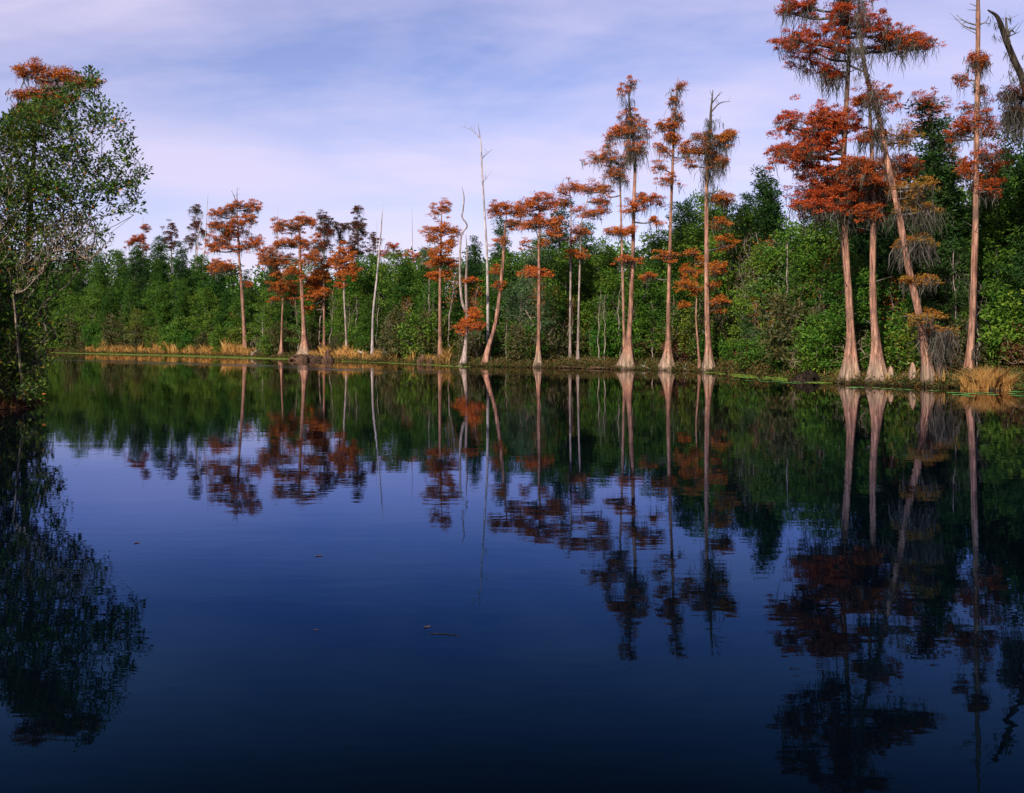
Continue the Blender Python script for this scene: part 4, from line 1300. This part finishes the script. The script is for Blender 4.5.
hummock(mb, (0, -.45, 0), .42, .3, .24, 3)
mb.build('foot', M['rotten'], root)


def thing(name, mat, label, cat, fn, loc, group=None):
    mb = MB()
    fn(mb)
    o = mb.build(name, M[mat], None, None, smooth=True)
    o.location = loc
    return tag(o, label, cat, group)


def at(px, py, z=0.0):
    D = F * (H - z) / (py - HY)
    return ((px - 512) * D / F, D, z)


M['knee'] = M['cypbark']


def knee(h, r):
    def f(mb):
        p = np.array([(0, 0, -.15), (.01, 0, h * .3), (.03, 0, h * .7), (.03, .01, h)])
        sp = spline(p, 5)
        tube(mb, sp, np.interp(np.linspace(0, 1, len(sp)), [0, .35, .8, 1], [r * 1.15, r, r * .55, r * .12]), 14, lambda pa, th: 1 + .12 * np.sin(4 * th + pa[:, 2:3] * 2) + 0 * th[None])
    return f


thing('cypress_knee', 'cypbark', 'tall pointed pale cypress knee standing in the water beside the leaning mossy cypress', 'cypress knee', knee(.92, .19), at(912, 385.5))
thing('cypress_knee', 'cypbark', 'stubby cypress knee pressed against the right side of the straight flared cypress', 'cypress knee', knee(.75, .16), at(890, 384.5))
thing('cypress_knee', 'cypbark', 'thin low cypress knee between the straight flared cypress and the tall pointed knee', 'cypress knee', knee(.5, .11), at(903, 384.5))
thing('stump', 'rotten', 'low black rotten stump in the water left of the twisted tall cypress', 'stump', lambda mb: hummock(mb, (0, 0, 0), .5, .45, .5, 5, 26, 10, .26), at(809, 381.4))
thing('stump', 'brownlog', 'dark knobbly stump in the water right of the swollen rooted cypress', 'stump', lambda mb: (hummock(mb, (0, 0, 0), .45, .4, .55, 8), tube(mb, spline([(0, 0, .2), (-.05, 0, .6), (.05, 0, .85)], 4), np.linspace(.26, .13, 9), 10)), at(328, 361.2))
thing('root_mass', 'brownlog', 'dark mass of roots under the swollen orange cypress at the water', 'roots', lambda mb: hummock(mb, (0, 0, 0), 1.15, .7, .5, 11, 30, 9, .24), at(304, 360.4))
for k, (px, py, rx, h, lab) in enumerate([(422, 364, .32, .7, 'left of two grey weathered stumps in a row below the green bushes'), (431, 364.5, .28, .5, 'right of two grey weathered stumps in a row below the green bushes')]):
    thing('stump', 'brownlog', lab, 'stump', lambda mb, rx=rx, h=h, k=k: hummock(mb, (0, 0, 0), rx, rx, h, 20 + k, 16, 8, .2), at(px, py))


def log(p0, p1, r0, r1):
    a, c = np.array(p0), np.array(p1)
    org = (a + c) / 2

    def f(mb):
        mid = (a + c) / 2 + [0, 0, .06]
        sp = spline(np.array([a, mid, c]) - org, 6)
        tube(mb, sp, np.linspace(r0, r1, len(sp)) * (1 + .06 * np.sin(np.arange(len(sp)) * 2)), 10)
        tube(mb, (sp[3], sp[3] + [.1, 0, .3]), np.array([r1 * .5, r1 * .2]), 6)
    return f, org


for p0, p1, r0, r1, mat, lab in [
    (P(358, 351.3, 76.5), P(374.5, 359.6, 75.2), .10, .06, 'drift', 'bleached fallen log slanting down through the golden grass into the water'),
    (P(251, 355.2, 88.0), P(260, 349.5, 89.0), .07, .05, 'drift', 'short grey log lying under the dark bushes beside the swollen cypress'),
    (P(553, 367.6, 59.8), P(585, 368.0, 58.4),   .05, .035, 'brownlog', 'long brown log lying along the water edge below the two thin pale trunks'),
    (P(587, 368.4, 57.9), P(616, 369.2, 57.3), .05, .035, 'brownlog', 'short brown log lying along the water edge left of the leftmost bell footed cypress'),
    (P(641, 365.5, 57.2), P(653, 371.5, 56.2), .06, .035, 'drift', 'small white driftwood stick between the leftmost and middle bell footed cypresses'),
    (P(683, 367.8, 55.4), P(688.5, 372.6, 54.6), .05, .035, 'drift', 'small white driftwood stick between the middle and rightmost bell footed cypresses')]:
    f, org = log(p0, p1, r0, r1)
    thing('log' if 'driftwood' not in lab else 'driftwood', mat, lab, 'log' if 'driftwood' not in lab else 'driftwood', f, org)


def float_leaf(mb):
    a = np.linspace(0, 6.283, 9)[:-1]
    mb.add(np.stack([.09 * np.cos(a), .05 * np.sin(a), .012 * np.abs(np.cos(a)) + .004], 1), [list(range(8))])


for px, py, s_, lab in [(137, 543, 1.0, 'small brown leaf floating on open water nearest the bay tree reflection'), (319, 556, 1.0, 'brown leaf floating alone in the middle of the dark blue water'), (427, 627, .8, 'pale leaf floating beside the small floating twig'),
                        (316, 630, .5, 'tiny leaf floating below the brown lone leaf')]:
    o = thing('floating_leaf', 'dryleaf', lab, 'leaf', float_leaf, at(px, py), 'leaves floating on the river')
    o.scale = (s_ * .42, s_ * .42, s_ * .42)
    o.rotation_euler = (0, 0, RNG.random() * 6)
thing('floating_twig', 'rotten', 'small dark twig floating on the open water in front', 'twig',
      lambda mb: tube(mb, spline([(-.12, .02, .001), (0, .0, .003), (.06, -.02, .002), (.10, -.05, .0)], 4), np.linspace(.003, .0015, 13), 6), at(447, 634.5))

# ------------------------------------------------------------------ light and sky
SUN_AZ, SUN_EL = R(-150), R(34)      # azimuth measured from +Y (the view) towards +X: behind the camera, to the left
sd = Vector((math.sin(SUN_AZ) * math.cos(SUN_EL), math.cos(SUN_AZ) * math.cos(SUN_EL), math.sin(SUN_EL)))
L = bpy.data.lights.new('sun', 'SUN')
L.energy = 5.0
L.angle = R(.53)
L.color = (1, .93, .82)
lo = bpy.data.objects.new('sun', L)
col.objects.link(lo)
lo.rotation_euler = (-sd).to_track_quat('-Z', 'Y').to_euler()

wld = bpy.data.worlds.new('World')
scn.world = wld
wld.use_nodes = True
nt = wld.node_tree
nt.nodes.clear()
out = nt.nodes.new('ShaderNodeOutputWorld')
bg = nt.nodes.new('ShaderNodeBackground')
bg.inputs[1].default_value = .1
sky = nt.nodes.new('ShaderNodeTexSky')
sky.sky_type = 'NISHITA'
sky.sun_disc = False
sky.sun_elevation = SUN_EL
sky.sun_rotation = SUN_AZ
sky.air_density = 1.0
sky.dust_density = .3
sky.ozone_density = 2.5
tc = nt.nodes.new('ShaderNodeTexCoord')
gen = tc.outputs['Generated']
sx = nt.nodes.new('ShaderNodeSeparateXYZ')
nt.links.new(gen, sx.inputs[0])
zc = mth(nt, 'ADD', mth(nt, 'MAXIMUM', sx.outputs[2], 0), .22)
cx = nt.nodes.new('ShaderNodeCombineXYZ')
nt.links.new(mth(nt, 'DIVIDE', sx.outputs[0], zc), cx.inputs[0])
nt.links.new(mth(nt, 'DIVIDE', sx.outputs[1], zc), cx.inputs[1])
cl = cx.outputs[0]
base = mixc(nt, 1.0, sky.outputs[0], (1.28, 1.0, 1.22), 'MULTIPLY')
n1 = noise(nt, mapping(nt, cl, (.70, 1.15, 1), (0, 0, R(-32)), (3.1, .4, 0)), 1.0, 6, .55, .6)
n2 = noise(nt, mapping(nt, cl, (1.7, 4, 1), (0, 0, R(-30)), (.3, 1.4, 0)), 1.0, 5, .55, .4)
n3 = noise(nt, mapping(nt, cl, (4.2, 8, 1), (0, 0, R(-34)), (1.1, .2, 0)), 1.0, 6, .62, .5)
nn = mth(nt, 'ADD', mth(nt, 'ADD', mth(nt, 'MULTIPLY', n1, .66), mth(nt, 'MULTIPLY', n2, .22)), mth(nt, 'MULTIPLY', n3, .12))
cf = mth(nt, 'MULTIPLY_ADD', nn, 4.2, -1.55, True)
# a brighter cloud bank low on the left
az = mth(nt, 'ARCTAN2', sx.outputs[0], sx.outputs[1])
ex = mth(nt, 'POWER', mth(nt, 'DIVIDE', mth(nt, 'ADD', az, .30), .20), 2.0)
ey = mth(nt, 'POWER', mth(nt, 'DIVIDE', mth(nt, 'SUBTRACT', mth(nt, 'MULTIPLY_ADD', az, .12, sx.outputs[2]), .125), .045), 2.0)
blob = mth(nt, 'EXPONENT', mth(nt, 'MULTIPLY', mth(nt, 'ADD', ex, ey), -1.0))
cf = mth(nt, 'MAXIMUM', cf, mth(nt, 'MULTIPLY', mth(nt, 'MULTIPLY', blob, mth(nt, 'MULTIPLY_ADD', n2, 1.2, .4)), 1.1, None, True))
thin = mth(nt, 'SUBTRACT', 1.0, mth(nt, 'MULTIPLY', mth(nt, 'SUBTRACT', sx.outputs[2], .30), 5.0, None, True))
cf = mth(nt, 'MULTIPLY', cf, mth(nt, 'MULTIPLY_ADD', thin, .78, .06))
c = mixc(nt, mth(nt, 'MULTIPLY', cf, .88), base, (7.05, 6.35, 8.3))
nt.links.new(c, bg.inputs[0])
nt.links.new(bg.outputs[0], out.inputs[0])

# ------------------------------------------------------------------ camera and render settings
cd = bpy.data.cameras.new('camera')
cd.sensor_width = 36
cd.lens = 36 * F / 1024
cd.shift_y = -(396.5 - HY) / 1024
cd.clip_start = .1
cd.clip_end = 6000
co = bpy.data.objects.new('camera', cd)
col.objects.link(co)
co.location = (0, 0, H)
co.rotation_euler = (R(90), 0, 0)
scn.camera = co
scn.view_settings.view_transform = 'Standard'
scn.view_settings.look = 'None'
scn.view_settings.exposure = .28
scn.view_settings.gamma = 1
scn.render.film_transparent = False
cy = scn.cycles
cy.max_bounces = 6
cy.diffuse_bounces = 2
cy.glossy_bounces = 3
cy.transmission_bounces = 3
cy.use_denoising = True
cy.caustics_reflective = False
cy.caustics_refractive = False
